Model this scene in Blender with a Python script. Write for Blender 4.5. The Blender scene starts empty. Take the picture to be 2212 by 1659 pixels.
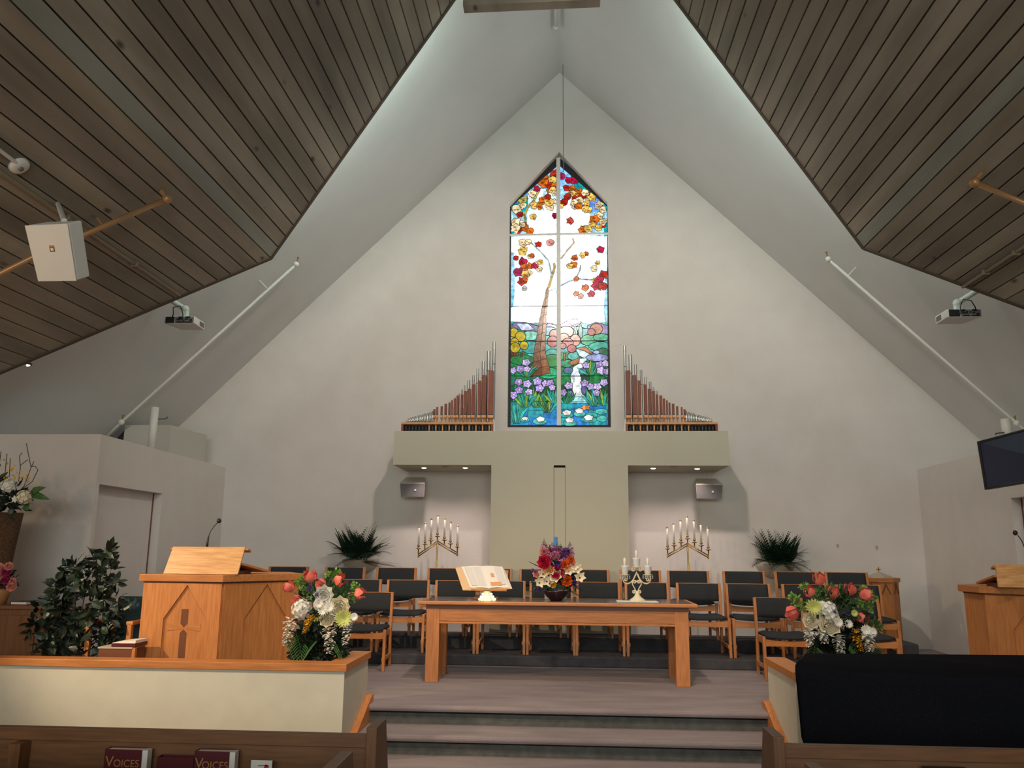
import bpy, math, random
from mathutils import Vector, Matrix
random.seed(7)
R = math.radians
PI = math.pi
scene = bpy.context.scene
C = scene.collection

# ------------------------------------------------------------------ camera
F, PITCH, YAW, ROLL = 1780.0, R(11.2), R(3.6), R(.5)
CAM = Vector((0, 0, 1.57))
fwd = Vector((-math.sin(YAW) * math.cos(PITCH), math.cos(YAW) * math.cos(PITCH), math.sin(PITCH)))
rgt0 = Vector((math.cos(YAW), math.sin(YAW), 0))
up0 = rgt0.cross(fwd)
rgt = math.cos(ROLL) * rgt0 + math.sin(ROLL) * up0
upv = -math.sin(ROLL) * rgt0 + math.cos(ROLL) * up0
cd = bpy.data.cameras.new('camera')
cd.sensor_fit = 'HORIZONTAL'
cd.sensor_width = 36
cd.lens = 36 * F / 2212
cd.clip_start = .05
cam = bpy.data.objects.new('camera', cd)
C.objects.link(cam)
m = Matrix((rgt, upv, -fwd)).transposed().to_4x4()
m.translation = CAM
cam.matrix_world = m
scene.camera = cam

def ray(x, y):
    return fwd * F + rgt * (x - 1106) - upv * (y - 829.5)

def at(x, y, Y=None, Z=None, X=None):
    """point of the place seen at photo pixel x, y on a plane of known depth / height / side"""
    d = ray(x, y)
    t = (Y - CAM.y) / d.y if Y is not None else (Z - CAM.z) / d.z if Z is not None else (X - CAM.x) / d.x
    return CAM + d * t

# ------------------------------------------------------------------ world, lights, exposure
scene.view_settings.view_transform = 'Standard'
scene.view_settings.look = 'None'
scene.view_settings.gamma = 1
scene.view_settings.use_curve_mapping = False
scene.view_settings.exposure = 0.06
wd = bpy.data.worlds.new('sky')
scene.world = wd
wd.use_nodes = True
wn = wd.node_tree
wn.nodes['Background'].inputs[0].default_value = (.80, .90, 1, 1)
wn.nodes['Background'].inputs[1].default_value = 1.0

def light(name, kind, loc, energy, color, target=None, **kw):
    d = bpy.data.lights.new(name, kind)
    d.energy = energy
    d.color = color
    for k, v in kw.items():
        setattr(d, k, v)
    o = bpy.data.objects.new(name, d)
    C.objects.link(o)
    o.location = loc
    if target is not None:
        o.rotation_euler = (Vector(target) - Vector(loc)).to_track_quat('-Z', 'Y').to_euler()
    return o

# daylight from the windows at the back of the nave and from strips behind the plank ceiling's edge
light('nave_daylight', 'AREA', (0, -6.6, 3.2), 430, (.94, 1, .95), (0, 6, 5.0), shape='RECTANGLE', size=7, size_y=2.4)
for sg in (-1, 1):
    o = light('clerestory_daylight', 'AREA', (2.2 * sg, 7.55, 5.92), 60, (.80, 1, .90), shape='RECTANGLE', size=2.6, size_y=.16)
    ax = Vector((-sg * .66, 0, .75)).normalized()
    dz_ = -Vector((.62 * sg, .42, .62))
    dz_ = (dz_ - ax * dz_.dot(ax)).normalized()
    o.rotation_euler = Matrix((ax, dz_.cross(ax), dz_)).transposed().to_euler()
# chancel spotlights
light('ridge_spot', 'SPOT', (.05, 5.8, 6.53), 440, (1, .83, .72), (0, 11.2, 1.6), spot_size=R(112), spot_blend=.7, shadow_soft_size=.12)
light('lectern_spot', 'SPOT', (-5.2, 4.9, 2.75), 380, (1, .76, .50), (-2.7, 6.9, 1.0), spot_size=R(60), spot_blend=.7, shadow_soft_size=.05)
light('front_spot', 'SPOT', (-1.4, 2.6, 5.4), 480, (1, .80, .58), (-1.9, 6.9, .9), spot_size=R(42), spot_blend=.9, shadow_soft_size=.08)
light('front_spot', 'SPOT', (1.9, 2.8, 5.2), 260, (1, .80, .60), (2.3, 7.4, .8), spot_size=R(42), spot_blend=.9, shadow_soft_size=.08)
light('table_spot', 'SPOT', (.0, 3.4, 5.9), 520, (1, .76, .56), (0, 8.2, .7), spot_size=R(50), spot_blend=.8, shadow_soft_size=.08)
light('screen_spot', 'SPOT', (.05, 5.8, 6.6), 70, (1, .80, .60), (0, 10.6, 2.75), spot_size=R(24), spot_blend=1, shadow_soft_size=.05)
light('nave_lamp', 'POINT', (-5.2, 3.4, 2.2), 48, (1, .60, .28), shadow_soft_size=.12)
light('nave_lamp', 'POINT', (5.4, 3.6, 2.2), 20, (1, .64, .34), shadow_soft_size=.12)

scene.cycles.max_bounces = 4
scene.cycles.diffuse_bounces = 3
scene.cycles.glossy_bounces = 2
scene.cycles.transmission_bounces = 2
scene.cycles.caustics_reflective = False
scene.cycles.caustics_refractive = False

# ------------------------------------------------------------------ mesh helpers
class MB:
    def __init__(s):
        s.v, s.f, s.m = [], [], []
    def add(s, vs, fs, mi=0):
        n = len(s.v)
        s.v += [tuple(v) for v in vs]
        s.f += [tuple(i + n for i in f) for f in fs]
        s.m += [mi] * len(fs)
        return s
    def hexa(s, p, mi=0):
        return s.add(p, [(0, 3, 2, 1), (4, 5, 6, 7), (0, 1, 5, 4), (1, 2, 6, 5), (2, 3, 7, 6), (3, 0, 4, 7)], mi)
    def box(s, x0, x1, y0, y1, z0, z1, mi=0):
        return s.hexa([(x0, y0, z0), (x1, y0, z0), (x1, y1, z0), (x0, y1, z0), (x0, y0, z1), (x1, y0, z1), (x1, y1, z1), (x0, y1, z1)], mi)
    def prism(s, pts, off, mi=0):
        """polygon of 3-D points swept by a vector"""
        n = len(pts)
        o = Vector(off)
        vs = [Vector(p) for p in pts] + [Vector(p) + o for p in pts]
        fs = [tuple(range(n - 1, -1, -1)), tuple(range(n, 2 * n))] + [(i, (i + 1) % n, n + (i + 1) % n, n + i) for i in range(n)]
        return s.add(vs, fs, mi)
    def tube(s, pts, r, n=8, caps=True, mi=0, flat=1.0):
        pts = [Vector(p) for p in pts]
        k = len(pts)
        rs = r if isinstance(r, (list, tuple)) else [r] * k
        vs, fs = [], []
        ref = None
        for i, p in enumerate(pts):
            t = (pts[min(i + 1, k - 1)] - pts[max(i - 1, 0)])
            t = t.normalized() if t.length > 1e-9 else Vector((0, 0, 1))
            if ref is None:
                ref = Vector((0, 0, 1)) if abs(t.z) < .9 else Vector((0, 1, 0))
            a = t.cross(ref)
            a = a.normalized() if a.length > 1e-6 else t.orthogonal().normalized()
            b = a.cross(t).normalized()
            ref = b
            for j in range(n):
                w = 2 * PI * j / n
                vs.append(p + a * (math.cos(w) * rs[i]) + b * (math.sin(w) * rs[i] * flat))
        for i in range(k - 1):
            for j in range(n):
                fs.append((i * n + j, i * n + (j + 1) % n, (i + 1) * n + (j + 1) % n, (i + 1) * n + j))
        if caps:
            fs += [tuple(range(n - 1, -1, -1)), tuple(range((k - 1) * n, k * n))]
        return s.add(vs, fs, mi)
    def lathe(s, prof, c=(0, 0, 0), n=20, mi=0, a0=0, a1=2 * PI, sx=1, sy=1):
        """profile of (radius, z) turned about a vertical axis at c"""
        full = abs(a1 - a0 - 2 * PI) < 1e-6
        cols = n if full else n + 1
        vs, fs = [], []
        for r, z in prof:
            for j in range(cols):
                w = a0 + (a1 - a0) * j / n
                vs.append((c[0] + r * sx * math.cos(w), c[1] + r * sy * math.sin(w), c[2] + z))
        for i in range(len(prof) - 1):
            for j in range(n):
                k = (j + 1) % cols
                fs.append((i * cols + j, i * cols + k, (i + 1) * cols + k, (i + 1) * cols + j))
        return s.add(vs, fs, mi)
    def ball(s, c, r, n=8, mi=0, sz=1):
        k = max(4, n // 2 + 1)
        return s.lathe([(max(r * math.sin(PI * i / k), 1e-4), -r * sz * math.cos(PI * i / k)) for i in range(k + 1)], c, n, mi)
    def leaf(s, p, d, nrm, L, w, bend=.2, mi=0):
        """a pointed leaf of 6 triangles from p along d"""
        d = Vector(d).normalized()
        sd = d.cross(Vector(nrm))
        sd = sd.normalized() if sd.length > 1e-5 else d.orthogonal().normalized()
        u = sd.cross(d).normalized()
        p = Vector(p)
        q = [p, p + d * L * .35 + sd * w * .5 + u * L * bend * .3, p + d * L * .35 - sd * w * .5 + u * L * bend * .3,
             p + d * L * .7 + sd * w * .36 + u * L * bend * .2, p + d * L * .7 - sd * w * .36 + u * L * bend * .2, p + d * L - u * L * bend * .3,
             p + d * L * .4 + u * L * bend * .12, p + d * L * .7 + u * L * bend * .05]
        return s.add(q, [(0, 1, 6), (0, 6, 2), (1, 3, 7, 6), (6, 7, 4, 2), (3, 5, 7), (7, 5, 4)], mi)

def org(o):
    p = Vector((0, 0, 0))
    while o is not None:
        p += o.location
        o = o.parent
    return p

def obj(name, mb, mat, parent=None, smooth=False, bevel=0, kind=None, label=None, data=None):
    """one mesh object; vertices are given in place coordinates and moved into the parent's frame"""
    if data is None:
        off = org(parent)
        me = bpy.data.meshes.new(name)
        me.from_pydata([tuple(Vector(v) - off) for v in mb.v], [], mb.f)
        for mt in (mat if isinstance(mat, (list, tuple)) else [mat]):
            me.materials.append(MAT[mt] if isinstance(mt, str) else mt)
        if any(mb.m):
            for p, k in zip(me.polygons, mb.m):
                p.material_index = k
        if smooth:
            me.polygons.foreach_set('use_smooth', [True] * len(me.polygons))
        me.update()
    else:
        me = data
    o = bpy.data.objects.new(name, me)
    C.objects.link(o)
    if parent is not None:
        o.parent = parent
    if bevel:
        b = o.modifiers.new('bevel', 'BEVEL')
        b.width = bevel
        b.segments = 2
        b.limit_method = 'ANGLE'
        b.angle_limit = R(40)
    if kind:
        o['kind'] = kind
    if label:
        o['label'] = label
    return o

def thing(name, label, cat, loc=(0, 0, 0), group=None, rotz=0):
    o = bpy.data.objects.new(name, None)
    C.objects.link(o)
    o.location = loc
    o.rotation_euler = (0, 0, rotz)
    o.empty_display_size = .1
    return tag(o, label, cat, group)

def tag(o, label, cat, group=None):
    o['label'] = label
    o['category'] = cat
    if group:
        o['group'] = group
    return o

def struct(name, mb, mat, label=None, **kw):
    o = obj(name, mb, mat, kind='structure', **kw)
    if label:
        o['label'] = label
    return o

def copy_tree(o, parent=None):
    c = o.copy()
    C.objects.link(c)
    c.parent = parent
    for ch in o.children:
        copy_tree(ch, c)
    return c

# ------------------------------------------------------------------ materials
MAT = {}
def mat(name, col, rough=.6, metal=0, noise=None, bump=0, bscale=60, spec=.5, stretch=(1, 1, 1), vary=0, sheen=0):
    """principled material; noise = (second colour, scale, low, high) mixes a procedural pattern; vary = value change per object"""
    mt = bpy.data.materials.new(name)
    mt.use_nodes = True
    nt = mt.node_tree
    b = nt.nodes['Principled BSDF']
    b.inputs['Roughness'].default_value = rough
    b.inputs['Metallic'].default_value = metal
    b.inputs['Specular IOR Level'].default_value = spec
    if sheen:
        b.inputs['Sheen Weight'].default_value = sheen
    out = None
    tc = nt.nodes.new('ShaderNodeTexCoord')
    mp = nt.nodes.new('ShaderNodeMapping')
    mp.inputs['Scale'].default_value = stretch
    nt.links.new(tc.outputs['Object'], mp.inputs[0])
    if noise:
        c2, sc, lo, hi = noise
        n = nt.nodes.new('ShaderNodeTexNoise')
        n.inputs['Scale'].default_value = sc
        n.inputs['Detail'].default_value = 3
        nt.links.new(mp.outputs[0], n.inputs['Vector'])
        rp = nt.nodes.new('ShaderNodeValToRGB')
        rp.color_ramp.elements[0].position = lo
        rp.color_ramp.elements[1].position = hi
        rp.color_ramp.elements[0].color = (*col, 1)
        rp.color_ramp.elements[1].color = (*c2, 1)
        nt.links.new(n.outputs['Fac'], rp.inputs[0])
        out = rp.outputs[0]
    if vary:
        oi = nt.nodes.new('ShaderNodeObjectInfo')
        hs = nt.nodes.new('ShaderNodeHueSaturation')
        mr = nt.nodes.new('ShaderNodeMapRange')
        mr.inputs['To Min'].default_value = 1 - vary
        mr.inputs['To Max'].default_value = 1 + vary
        nt.links.new(oi.outputs['Random'], mr.inputs[0])
        nt.links.new(mr.outputs[0], hs.inputs['Value'])
        if out:
            nt.links.new(out, hs.inputs['Color'])
        else:
            hs.inputs['Color'].default_value = (*col, 1)
        out = hs.outputs[0]
    if out:
        nt.links.new(out, b.inputs['Base Color'])
    else:
        b.inputs['Base Color'].default_value = (*col, 1)
    if bump:
        n2 = nt.nodes.new('ShaderNodeTexNoise')
        n2.inputs['Scale'].default_value = bscale
        n2.inputs['Detail'].default_value = 1
        nt.links.new(mp.outputs[0], n2.inputs['Vector'])
        bp = nt.nodes.new('ShaderNodeBump')
        bp.inputs['Strength'].default_value = bump
        bp.inputs['Distance'].default_value = .01
        nt.links.new(n2.outputs['Fac'], bp.inputs['Height'])
        nt.links.new(bp.outputs[0], b.inputs['Normal'])
    MAT[name] = mt
    return mt

mat('wall', (.69, .645, .605), .85, noise=((.73, .69, .65), 3, .3, .7), bump=.12, bscale=45)
mat('roof_white', (.70, .69, .68), .85, noise=((.73, .72, .71), 2, .3, .7), bump=.1, bscale=40)
mat('sage', (.52, .50, .39), .7, bump=.05, bscale=60)
mat('low_wall', (.62, .60, .50), .8, noise=((.58, .56, .47), 6, .35, .7), bump=.05, bscale=50)
for ax, st in (('x', (1.2, 14, 14)), ('y', (14, 1.2, 14)), ('z', (14, 14, 1.2))):
    mat('oak_' + ax, (.56, .225, .070), .42, noise=((.43, .155, .043), 4, .35, .7), stretch=st, vary=.07)
    mat('pale_oak_' + ax, (.70, .40, .17), .42, noise=((.50, .24, .085), 4, .35, .7), stretch=st)
    mat('pew_' + ax, (.21, .092, .038), .45, noise=((.14, .06, .024), 4, .35, .7), stretch=st)
mat('dark_inlay', (.16, .055, .025), .45)
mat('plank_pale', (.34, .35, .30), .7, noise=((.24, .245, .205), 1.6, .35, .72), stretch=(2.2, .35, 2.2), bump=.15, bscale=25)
mat('plank', (.335, .297, .232), .70, noise=((.185, .160, .120), 1.6, .35, .72), stretch=(2.2, .35, 2.2), vary=.22, bump=.15, bscale=25)
def add_knots(name):
    nt = MAT[name].node_tree
    b = nt.nodes['Principled BSDF']
    src = b.inputs['Base Color'].links[0].from_socket
    tc = nt.nodes.new('ShaderNodeTexCoord')
    mp = nt.nodes.new('ShaderNodeMapping')
    mp.inputs['Scale'].default_value = (3.2, 1.5, 3.2)
    vo = nt.nodes.new('ShaderNodeTexVoronoi')
    vo.inputs['Scale'].default_value = 1.0
    rp = nt.nodes.new('ShaderNodeValToRGB')
    rp.color_ramp.elements[0].position = .035
    rp.color_ramp.elements[1].position = .10
    rp.color_ramp.elements[0].color = (.22, .20, .18, 1)
    rp.color_ramp.elements[1].color = (1, 1, 1, 1)
    mx = nt.nodes.new('ShaderNodeMix')
    mx.data_type = 'RGBA'
    mx.blend_type = 'MULTIPLY'
    mx.inputs[0].default_value = 1
    L = nt.links.new
    L(tc.outputs['Object'], mp.inputs[0])
    L(mp.outputs[0], vo.inputs['Vector'])
    L(vo.outputs['Distance'], rp.inputs[0])
    L(src, mx.inputs[6])
    L(rp.outputs[0], mx.inputs[7])
    L(mx.outputs[2], b.inputs['Base Color'])
add_knots('plank')
mat('plank_back', (.01, .009, .008), .9)
mat('trim_dark', (.075, .055, .04), .6)
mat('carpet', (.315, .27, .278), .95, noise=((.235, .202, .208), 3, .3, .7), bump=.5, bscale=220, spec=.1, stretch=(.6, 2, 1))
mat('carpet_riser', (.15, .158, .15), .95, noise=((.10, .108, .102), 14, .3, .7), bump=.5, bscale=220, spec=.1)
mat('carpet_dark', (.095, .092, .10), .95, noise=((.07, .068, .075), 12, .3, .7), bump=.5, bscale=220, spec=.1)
mat('fabric', (.028, .031, .035), .9, noise=((.038, .042, .046), 260, .3, .7), spec=.2)
mat('teal_fabric', (.03, .06, .068), .9, noise=((.04, .075, .082), 200, .3, .7), spec=.2)
mat('black_cloth', (.008, .009, .013), 1, noise=((.013, .014, .019), 120, .3, .7), spec=.02)
mat('marble', (.11, .085, .08), .14, noise=((.20, .16, .15), 9, .45, .65))
mat('brass', (.62, .42, .14), .28, 1)
mat('steel', (.62, .62, .60), .3, 1)
mat('dark_metal', (.04, .04, .042), .5)
mat('black_plastic', (.012, .012, .013), .45)
mat('grey_plastic', (.16, .16, .16), .5)
mat('white_plastic', (.72, .71, .67), .45)
mat('grey_box', (.17, .165, .165), .6, noise=((.21, .205, .205), 120, .3, .7))
mat('white_paint', (.72, .71, .66), .5)
mat('copper_pipe', (.52, .27, .11), .4, .3, noise=((.40, .25, .13), 6, .3, .7))
mat('box_cream', (.52, .50, .44), .8)
mat('organ_wood', (.255, .062, .024), .45, noise=((.17, .042, .016), 5, .35, .7), stretch=(12, 12, 1.2), vary=.18)
mat('organ_block', (.66, .33, .14), .5)
mat('candle_wax', (.80, .76, .66), .5)
mat('blue_wax', (.07, .20, .46), .4)
mat('cream_iron', (.76, .68, .47), .4)
mat('glass_clear', (.75, .78, .78), .08, spec=.8)
mat('paper', (.78, .74, .68), .8)
mat('page_text', (.58, .565, .57), .8, noise=((.74, .71, .67), 150, .45, .55), stretch=(1, 6, 6))
mat('page_edge', (.70, .47, .26), .7)
mat('leather', (.05, .022, .016), .5)
mat('maroon', (.085, .006, .012), .45)
mat('gold_print', (.42, .20, .07), .5)
mat('red_print', (.62, .02, .03), .6)
mat('lead', (.012, .012, .014), .6)
mat('terracotta', (.42, .20, .07), .7)
mat('wicker', (.13, .068, .03), .8, noise=((.055, .026, .012), 60, .4, .6), stretch=(1, 1, 3), bump=.8, bscale=90)
mat('pot_stone', (.46, .40, .31), .7)
mat('bowl_plum', (.035, .009, .016), .3)
mat('leaf_dark', (.012, .030, .018), .45, vary=.5)
mat('leaf_ficus', (.010, .020, .013), .4, noise=((.016, .036, .020), 7, .3, .7), vary=.5)
mat('leaf_palm', (.020, .068, .032), .5, vary=.35)
mat('leaf_mid', (.09, .21, .055), .5, noise=((.035, .10, .03), 12, .3, .7))
mat('leaf_lime', (.19, .36, .055), .5)
mat('stem_brown', (.045, .025, .014), .7)
mat('twig', (.07, .052, .024), .8)
mat('tulip', (.72, .115, .085), .45, noise=((.86, .24, .18), 14, .35, .7))
mat('petal_white', (.78, .77, .70), .55)
mat('petal_cream', (.80, .73, .54), .55)
mat('petal_yellow', (.86, .47, .02), .5)
mat('petal_lime', (.52, .56, .16), .5)
mat('petal_pink', (.80, .34, .28), .5)
mat('petal_magenta', (.40, .03, .12), .5)
mat('petal_purple', (.60, .21, .50), .5)
mat('petal_violet', (.13, .05, .38), .5)
mat('petal_orange', (.78, .15, .012), .5)
mat('petal_hot', (.55, .012, .055), .5)
mat('screen', (.016, .024, .06), .2)
mat('conduit_paint', (.27, .22, .15), .6)
mat('badge_orange', (.75, .16, .02), .5)

def emit(name, col, s):
    mt = bpy.data.materials.new(name)
    mt.use_nodes = True
    nt = mt.node_tree
    nt.nodes.clear()
    e = nt.nodes.new('ShaderNodeEmission')
    o = nt.nodes.new('ShaderNodeOutputMaterial')
    e.inputs[0].default_value = (*col, 1)
    e.inputs[1].default_value = s
    nt.links.new(e.outputs[0], o.inputs[0])
    mt.cycles.emission_sampling = 'NONE'
    MAT[name] = mt
emit('lamp_glow', (1, .85, .66), 14)
emit('fairy_glow', (1, .84, .42), 3.2)

def make_glass():
    """backlit stained glass: each pane carries its own tint, streaked like hand-made glass"""
    mt = bpy.data.materials.new('stained_glass')
    mt.use_nodes = True
    nt = mt.node_tree
    nt.nodes.clear()
    L = nt.links.new
    at_ = nt.nodes.new('ShaderNodeAttribute')
    at_.attribute_name = 'Col'
    tc = nt.nodes.new('ShaderNodeTexCoord')
    n = nt.nodes.new('ShaderNodeTexNoise')
    n.inputs['Scale'].default_value = 16
    n.inputs['Detail'].default_value = 3
    mr = nt.nodes.new('ShaderNodeMapRange')
    mr.inputs['From Min'].default_value = .32
    mr.inputs['From Max'].default_value = .68
    mr.inputs['To Min'].default_value = .45
    mr.inputs['To Max'].default_value = 1.35
    e = nt.nodes.new('ShaderNodeEmission')
    g = nt.nodes.new('ShaderNodeBsdfGlossy')
    g.inputs['Roughness'].default_value = .2
    g.inputs[0].default_value = (.04, .04, .04, 1)
    ad = nt.nodes.new('ShaderNodeAddShader')
    o = nt.nodes.new('ShaderNodeOutputMaterial')
    L(tc.outputs['Object'], n.inputs['Vector'])
    L(n.outputs['Fac'], mr.inputs[0])
    L(at_.outputs['Color'], e.inputs[0])
    L(mr.outputs[0], e.inputs[1])
    L(e.outputs[0], ad.inputs[0])
    L(g.outputs[0], ad.inputs[1])
    L(ad.outputs[0], o.inputs[0])
    mt.cycles.emission_sampling = 'NONE'
    MAT['stained_glass'] = mt
make_glass()

# ------------------------------------------------------------------ the setting
WALL, TF = 11.6, 10.6           # depth of the end wall and of the front of the T-shaped screen
PZ, T1, T2 = .30, .41, .535     # platform and the two choir tiers
RX, RZ, SL = -.035, 8.784, .995  # ridge and slope of the white roof

def wz(x):
    return RZ - SL * abs(x - RX)

def roof_pt(px, py, side, off=0):
    """point on (or a little below) the white roof seen at a pixel; side -1 left, +1 right"""
    n = Vector((side * SL, 0, 1)).normalized()
    c = n.dot(Vector((RX, 0, RZ))) - off
    d = ray(px, py)
    return CAM + d * ((c - n.dot(CAM)) / n.dot(d))

# floor, platform, steps
mb = MB().box(-6.4, 6.4, -7.1, 7.6, -.1, 0)
struct('floor', mb, 'carpet')
mb = MB().box(-6.4, 6.4, 7.07, 11.7, 0, .234)
for a, b in ((-6.4, -1.76), (1.78, 6.4)):
    mb.box(a, b, 6.45, 7.07, 0, .25)
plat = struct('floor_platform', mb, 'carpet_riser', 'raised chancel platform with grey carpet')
mb = MB()
mb.prism([(-6.4, 11.7, .25), (-6.4, 6.5, .25), (-1.70, 6.5, .25), (-1.70, 7.02, .25), (1.72, 7.02, .25), (1.72, 6.5, .25), (6.4, 6.5, .25), (6.4, 11.7, .25)], (0, 0, .05))
obj('carpet_top', mb, 'carpet', plat, bevel=.02)
Y2 = at(1040, 1592, Z=.15).y
mb = MB().box(-1.70, 1.72, Y2 + .05, 7.09, 0, .085)
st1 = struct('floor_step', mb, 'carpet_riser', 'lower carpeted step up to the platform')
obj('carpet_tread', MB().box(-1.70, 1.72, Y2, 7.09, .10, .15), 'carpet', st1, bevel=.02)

mb = MB().box(-3.6, 3.75, 9.36, 10.58, PZ, T1)
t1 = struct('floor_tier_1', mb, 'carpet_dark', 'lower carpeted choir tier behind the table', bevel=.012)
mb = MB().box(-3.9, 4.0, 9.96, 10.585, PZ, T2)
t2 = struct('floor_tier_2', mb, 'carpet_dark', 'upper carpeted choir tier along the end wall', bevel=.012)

# end wall with the pointed window opening
wl, wr, wb = at(1096, 922, Y=WALL).x, at(1320, 922, Y=WALL).x, at(1208, 923, Y=WALL).z
we, wp, wc = at(1099, 441, Y=WALL).z, at(1208, 328, Y=WALL).z, at(1208, 328, Y=WALL).x
mb = MB()
for sgn, xw in ((-1, wl), (1, wr)):
    pts = [(6.5 * sgn, WALL, -.1), (wc, WALL, -.1), (wc, WALL, wb), (xw, WALL, wb), (xw, WALL, we), (wc, WALL, wp), (wc, WALL, 9.1), (6.5 * sgn, WALL, 2.4)]
    mb.prism(pts, (0, .3, 0))
struct('wall_back', mb, 'wall', 'cream gable end wall of the chancel')

# white roof slopes, running the whole length of the building
for sgn, nm in ((-1, 'left'), (1, 'right')):
    xo = 6.5 * sgn
    mb = MB().prism([(RX, 11.95, RZ), (RX, -7.2, RZ), (xo, -7.2, wz(xo)), (xo, 11.95, wz(xo))], (0, 0, .12))
    struct('ceiling_white_' + nm, mb, 'roof_white', 'white sloping chancel ceiling on the ' + nm)

# nave shell behind the photographer
struct('wall_rear', MB().box(-6.5, 6.5, -7.2, -7.0, -.1, 9.0), 'wall')
for sgn, nm in ((-1, 'left'), (1, 'right')):
    struct('wall_nave_' + nm, MB().box(min(6.3 * sgn, 6.5 * sgn), max(6.3 * sgn, 6.5 * sgn), -7.2, 11.95, -.1, 3.2), 'wall')

# side rooms with a recessed door, left and right of the chancel
WT = 2.659
def wing(sgn, nm, xb, xf, yf, d0, d1, dz, gap):
    """wall from (xb, WALL) to (xf, yf); door opening from depth d0 to d1, height dz; recess gap"""
    def X(y):
        return xb + (xf - xb) * (WALL - y) / (WALL - yf)
    t = .12 * sgn
    mb = MB()
    for a, b, z0, z1 in ((yf + .06, d0, 0, WT), (d0, d1, dz, WT), (d1, WALL + .1, 0, WT)):
        mb.hexa([(X(a), a, z0), (X(b), b, z0), (X(b) + t, b, z0), (X(a) + t, a, z0), (X(a), a, z1), (X(b), b, z1), (X(b) + t, b, z1), (X(a) + t, a, z1)])
    mb.box(min(xf, 6.4 * sgn), max(xf, 6.4 * sgn), yf, yf + .06, 0, WT)
    mb.hexa([(x, y, z) for z in (WT - .06, WT - .003) for x, y in ((X(yf) + t * .9, yf + .07), (X(WALL) + t * .9, WALL), (6.4 * sgn, WALL), (6.4 * sgn, yf + .07))])
    struct('wall_side_' + nm, mb, 'wall', 'white side room wall with a flat top, ' + nm + ' of the chancel')
    g = gap * sgn
    mb = MB().hexa([(X(a) + e, a, z) for z in (PZ, dz) for a, e in ((d0, g), (d1 - .035, g), (d1 - .035, g + .04 * sgn), (d0, g + .04 * sgn))])
    d = struct('door_1' if sgn < 0 else 'door_2', mb, 'wall', 'flush white door recessed in the %s side wall' % nm)
    mb = MB().hexa([(X(a) + e, a, z) for z in (PZ, dz) for a, e in ((d0, g * 1.5), (d1 + .03, g * 1.5), (d1 + .03, g * 1.7), (d0, g * 1.7))])
    obj('door_gap_shade', mb, 'plank_back', d)  # black board behind the door, coloured as the shade in the gap
    mb = MB().hexa([(X(a) + e, a, z) for z in (PZ, dz) for a, e in ((d1 - .033, g - .002 * sgn), (d1 - .002, g - .002 * sgn), (d1 - .002, g + .04 * sgn), (d1 - .033, g + .04 * sgn))])
    obj('door_edge_shade', mb, 'dark_inlay', d)  # solid dark strip, the gap's shade painted along the door edge
    return X
pL0, pL1 = at(488, 1010, Y=WALL), at(219, 938, Z=WT)
XL = wing(-1, 'left', pL0.x, pL1.x, pL1.y, pL1.y + .07, 9.58, at(343, 1066, Y=9.58).z, .10)
pR0 = at(1981, 1014, Y=WALL)
XR = wing(1, 'right', pR0.x, -pL1.x - .02, pL1.y, pL1.y + .1, 9.06, at(2141, 1076, Y=9.06).z, .10)

# knotty plank ceilings of the nave: upper and lower slope each side, planks run along the nave
def ceiling(sgn, nm, pE0, pV, pE2):
    def sc(p, s):
        return CAM + (p - CAM) * s
    V = sc(roof_pt(*pV, sgn), .86)
    E0 = sc(roof_pt(*pE0, sgn), .90)
    q = roof_pt(*pE2, sgn) - CAM
    k = .774
    s2 = ((V.z - CAM.z) + k * abs(V.x)) / (q.z + k * abs(q.x))
    E2 = CAM + q * s2
    out = {}
    for part, E, lim in (('upper', E0, .0), ('lower', E2, 6.28)):
        a = Vector((E.x - V.x, 0, E.z - V.z))
        ln = a.length
        a /= ln
        n = Vector((-a.z, 0, a.x))
        if n.z < 0:
            n = -n
        dy = (E.y - V.y) / ln
        tot = (lim * sgn - V.x) / a.x
        def P(s, y, h):
            p = V + a * s + n * h
            return (p.x, y if y is not None else V.y + dy * s, p.z)
        panel = MB().hexa([P(0, -6.98, .026), P(tot, -6.98, .026), P(tot, None, .026), P(0, None, .026), P(0, -6.98, .05), P(tot, -6.98, .05), P(tot, None, .05), P(0, None, .05)])
        pan = struct('ceiling_wood_%s_%s' % (part, nm), panel, 'plank_back', 'dark knotty plank ceiling, %s slope on the %s' % (part, nm))
        w = .141
        i = 0
        s = 0.0
        while s < tot - .02:
            e = min(s + w, tot)
            g = .0045
            mb = MB()
            lo = [P(s + g + .004, -6.97, 0), P(e - g - .004, -6.97, 0), P(e - g - .004, V.y + dy * e, 0), P(s + g + .004, V.y + dy * s, 0)]
            md = [P(s + g, -6.97, .006), P(e - g, -6.97, .006), P(e - g, V.y + dy * e, .006), P(s + g, V.y + dy * s, .006)]
            hi = [P(s + g, -6.97, .025), P(e - g, -6.97, .025), P(e - g, V.y + dy * e, .025), P(s + g, V.y + dy * s, .025)]
            mb.add(lo + md + hi, [(0, 3, 2, 1), (8, 9, 10, 11)] + [(b + j, b + (j + 1) % 4, b + 4 + (j + 1) % 4, b + 4 + j) for b in (0, 4) for j in range(4)])
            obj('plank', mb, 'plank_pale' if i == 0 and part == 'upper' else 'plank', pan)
            s = e
            i += 1
        mb = MB().hexa([P(0, V.y - .02, -.012), P(tot, V.y + dy * tot - .02, -.012), P(tot, V.y + dy * tot + .02, -.012), P(0, V.y + .02, -.012),
                        P(0, V.y - .02, .07), P(tot, V.y + dy * tot - .02, .07), P(tot, V.y + dy * tot + .02, .07), P(0, V.y + .02, .07)])
        obj('edge_trim', mb, 'trim_dark', pan)
        nn = n.copy()
        out[part] = (V.copy(), nn)
    return out
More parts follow.
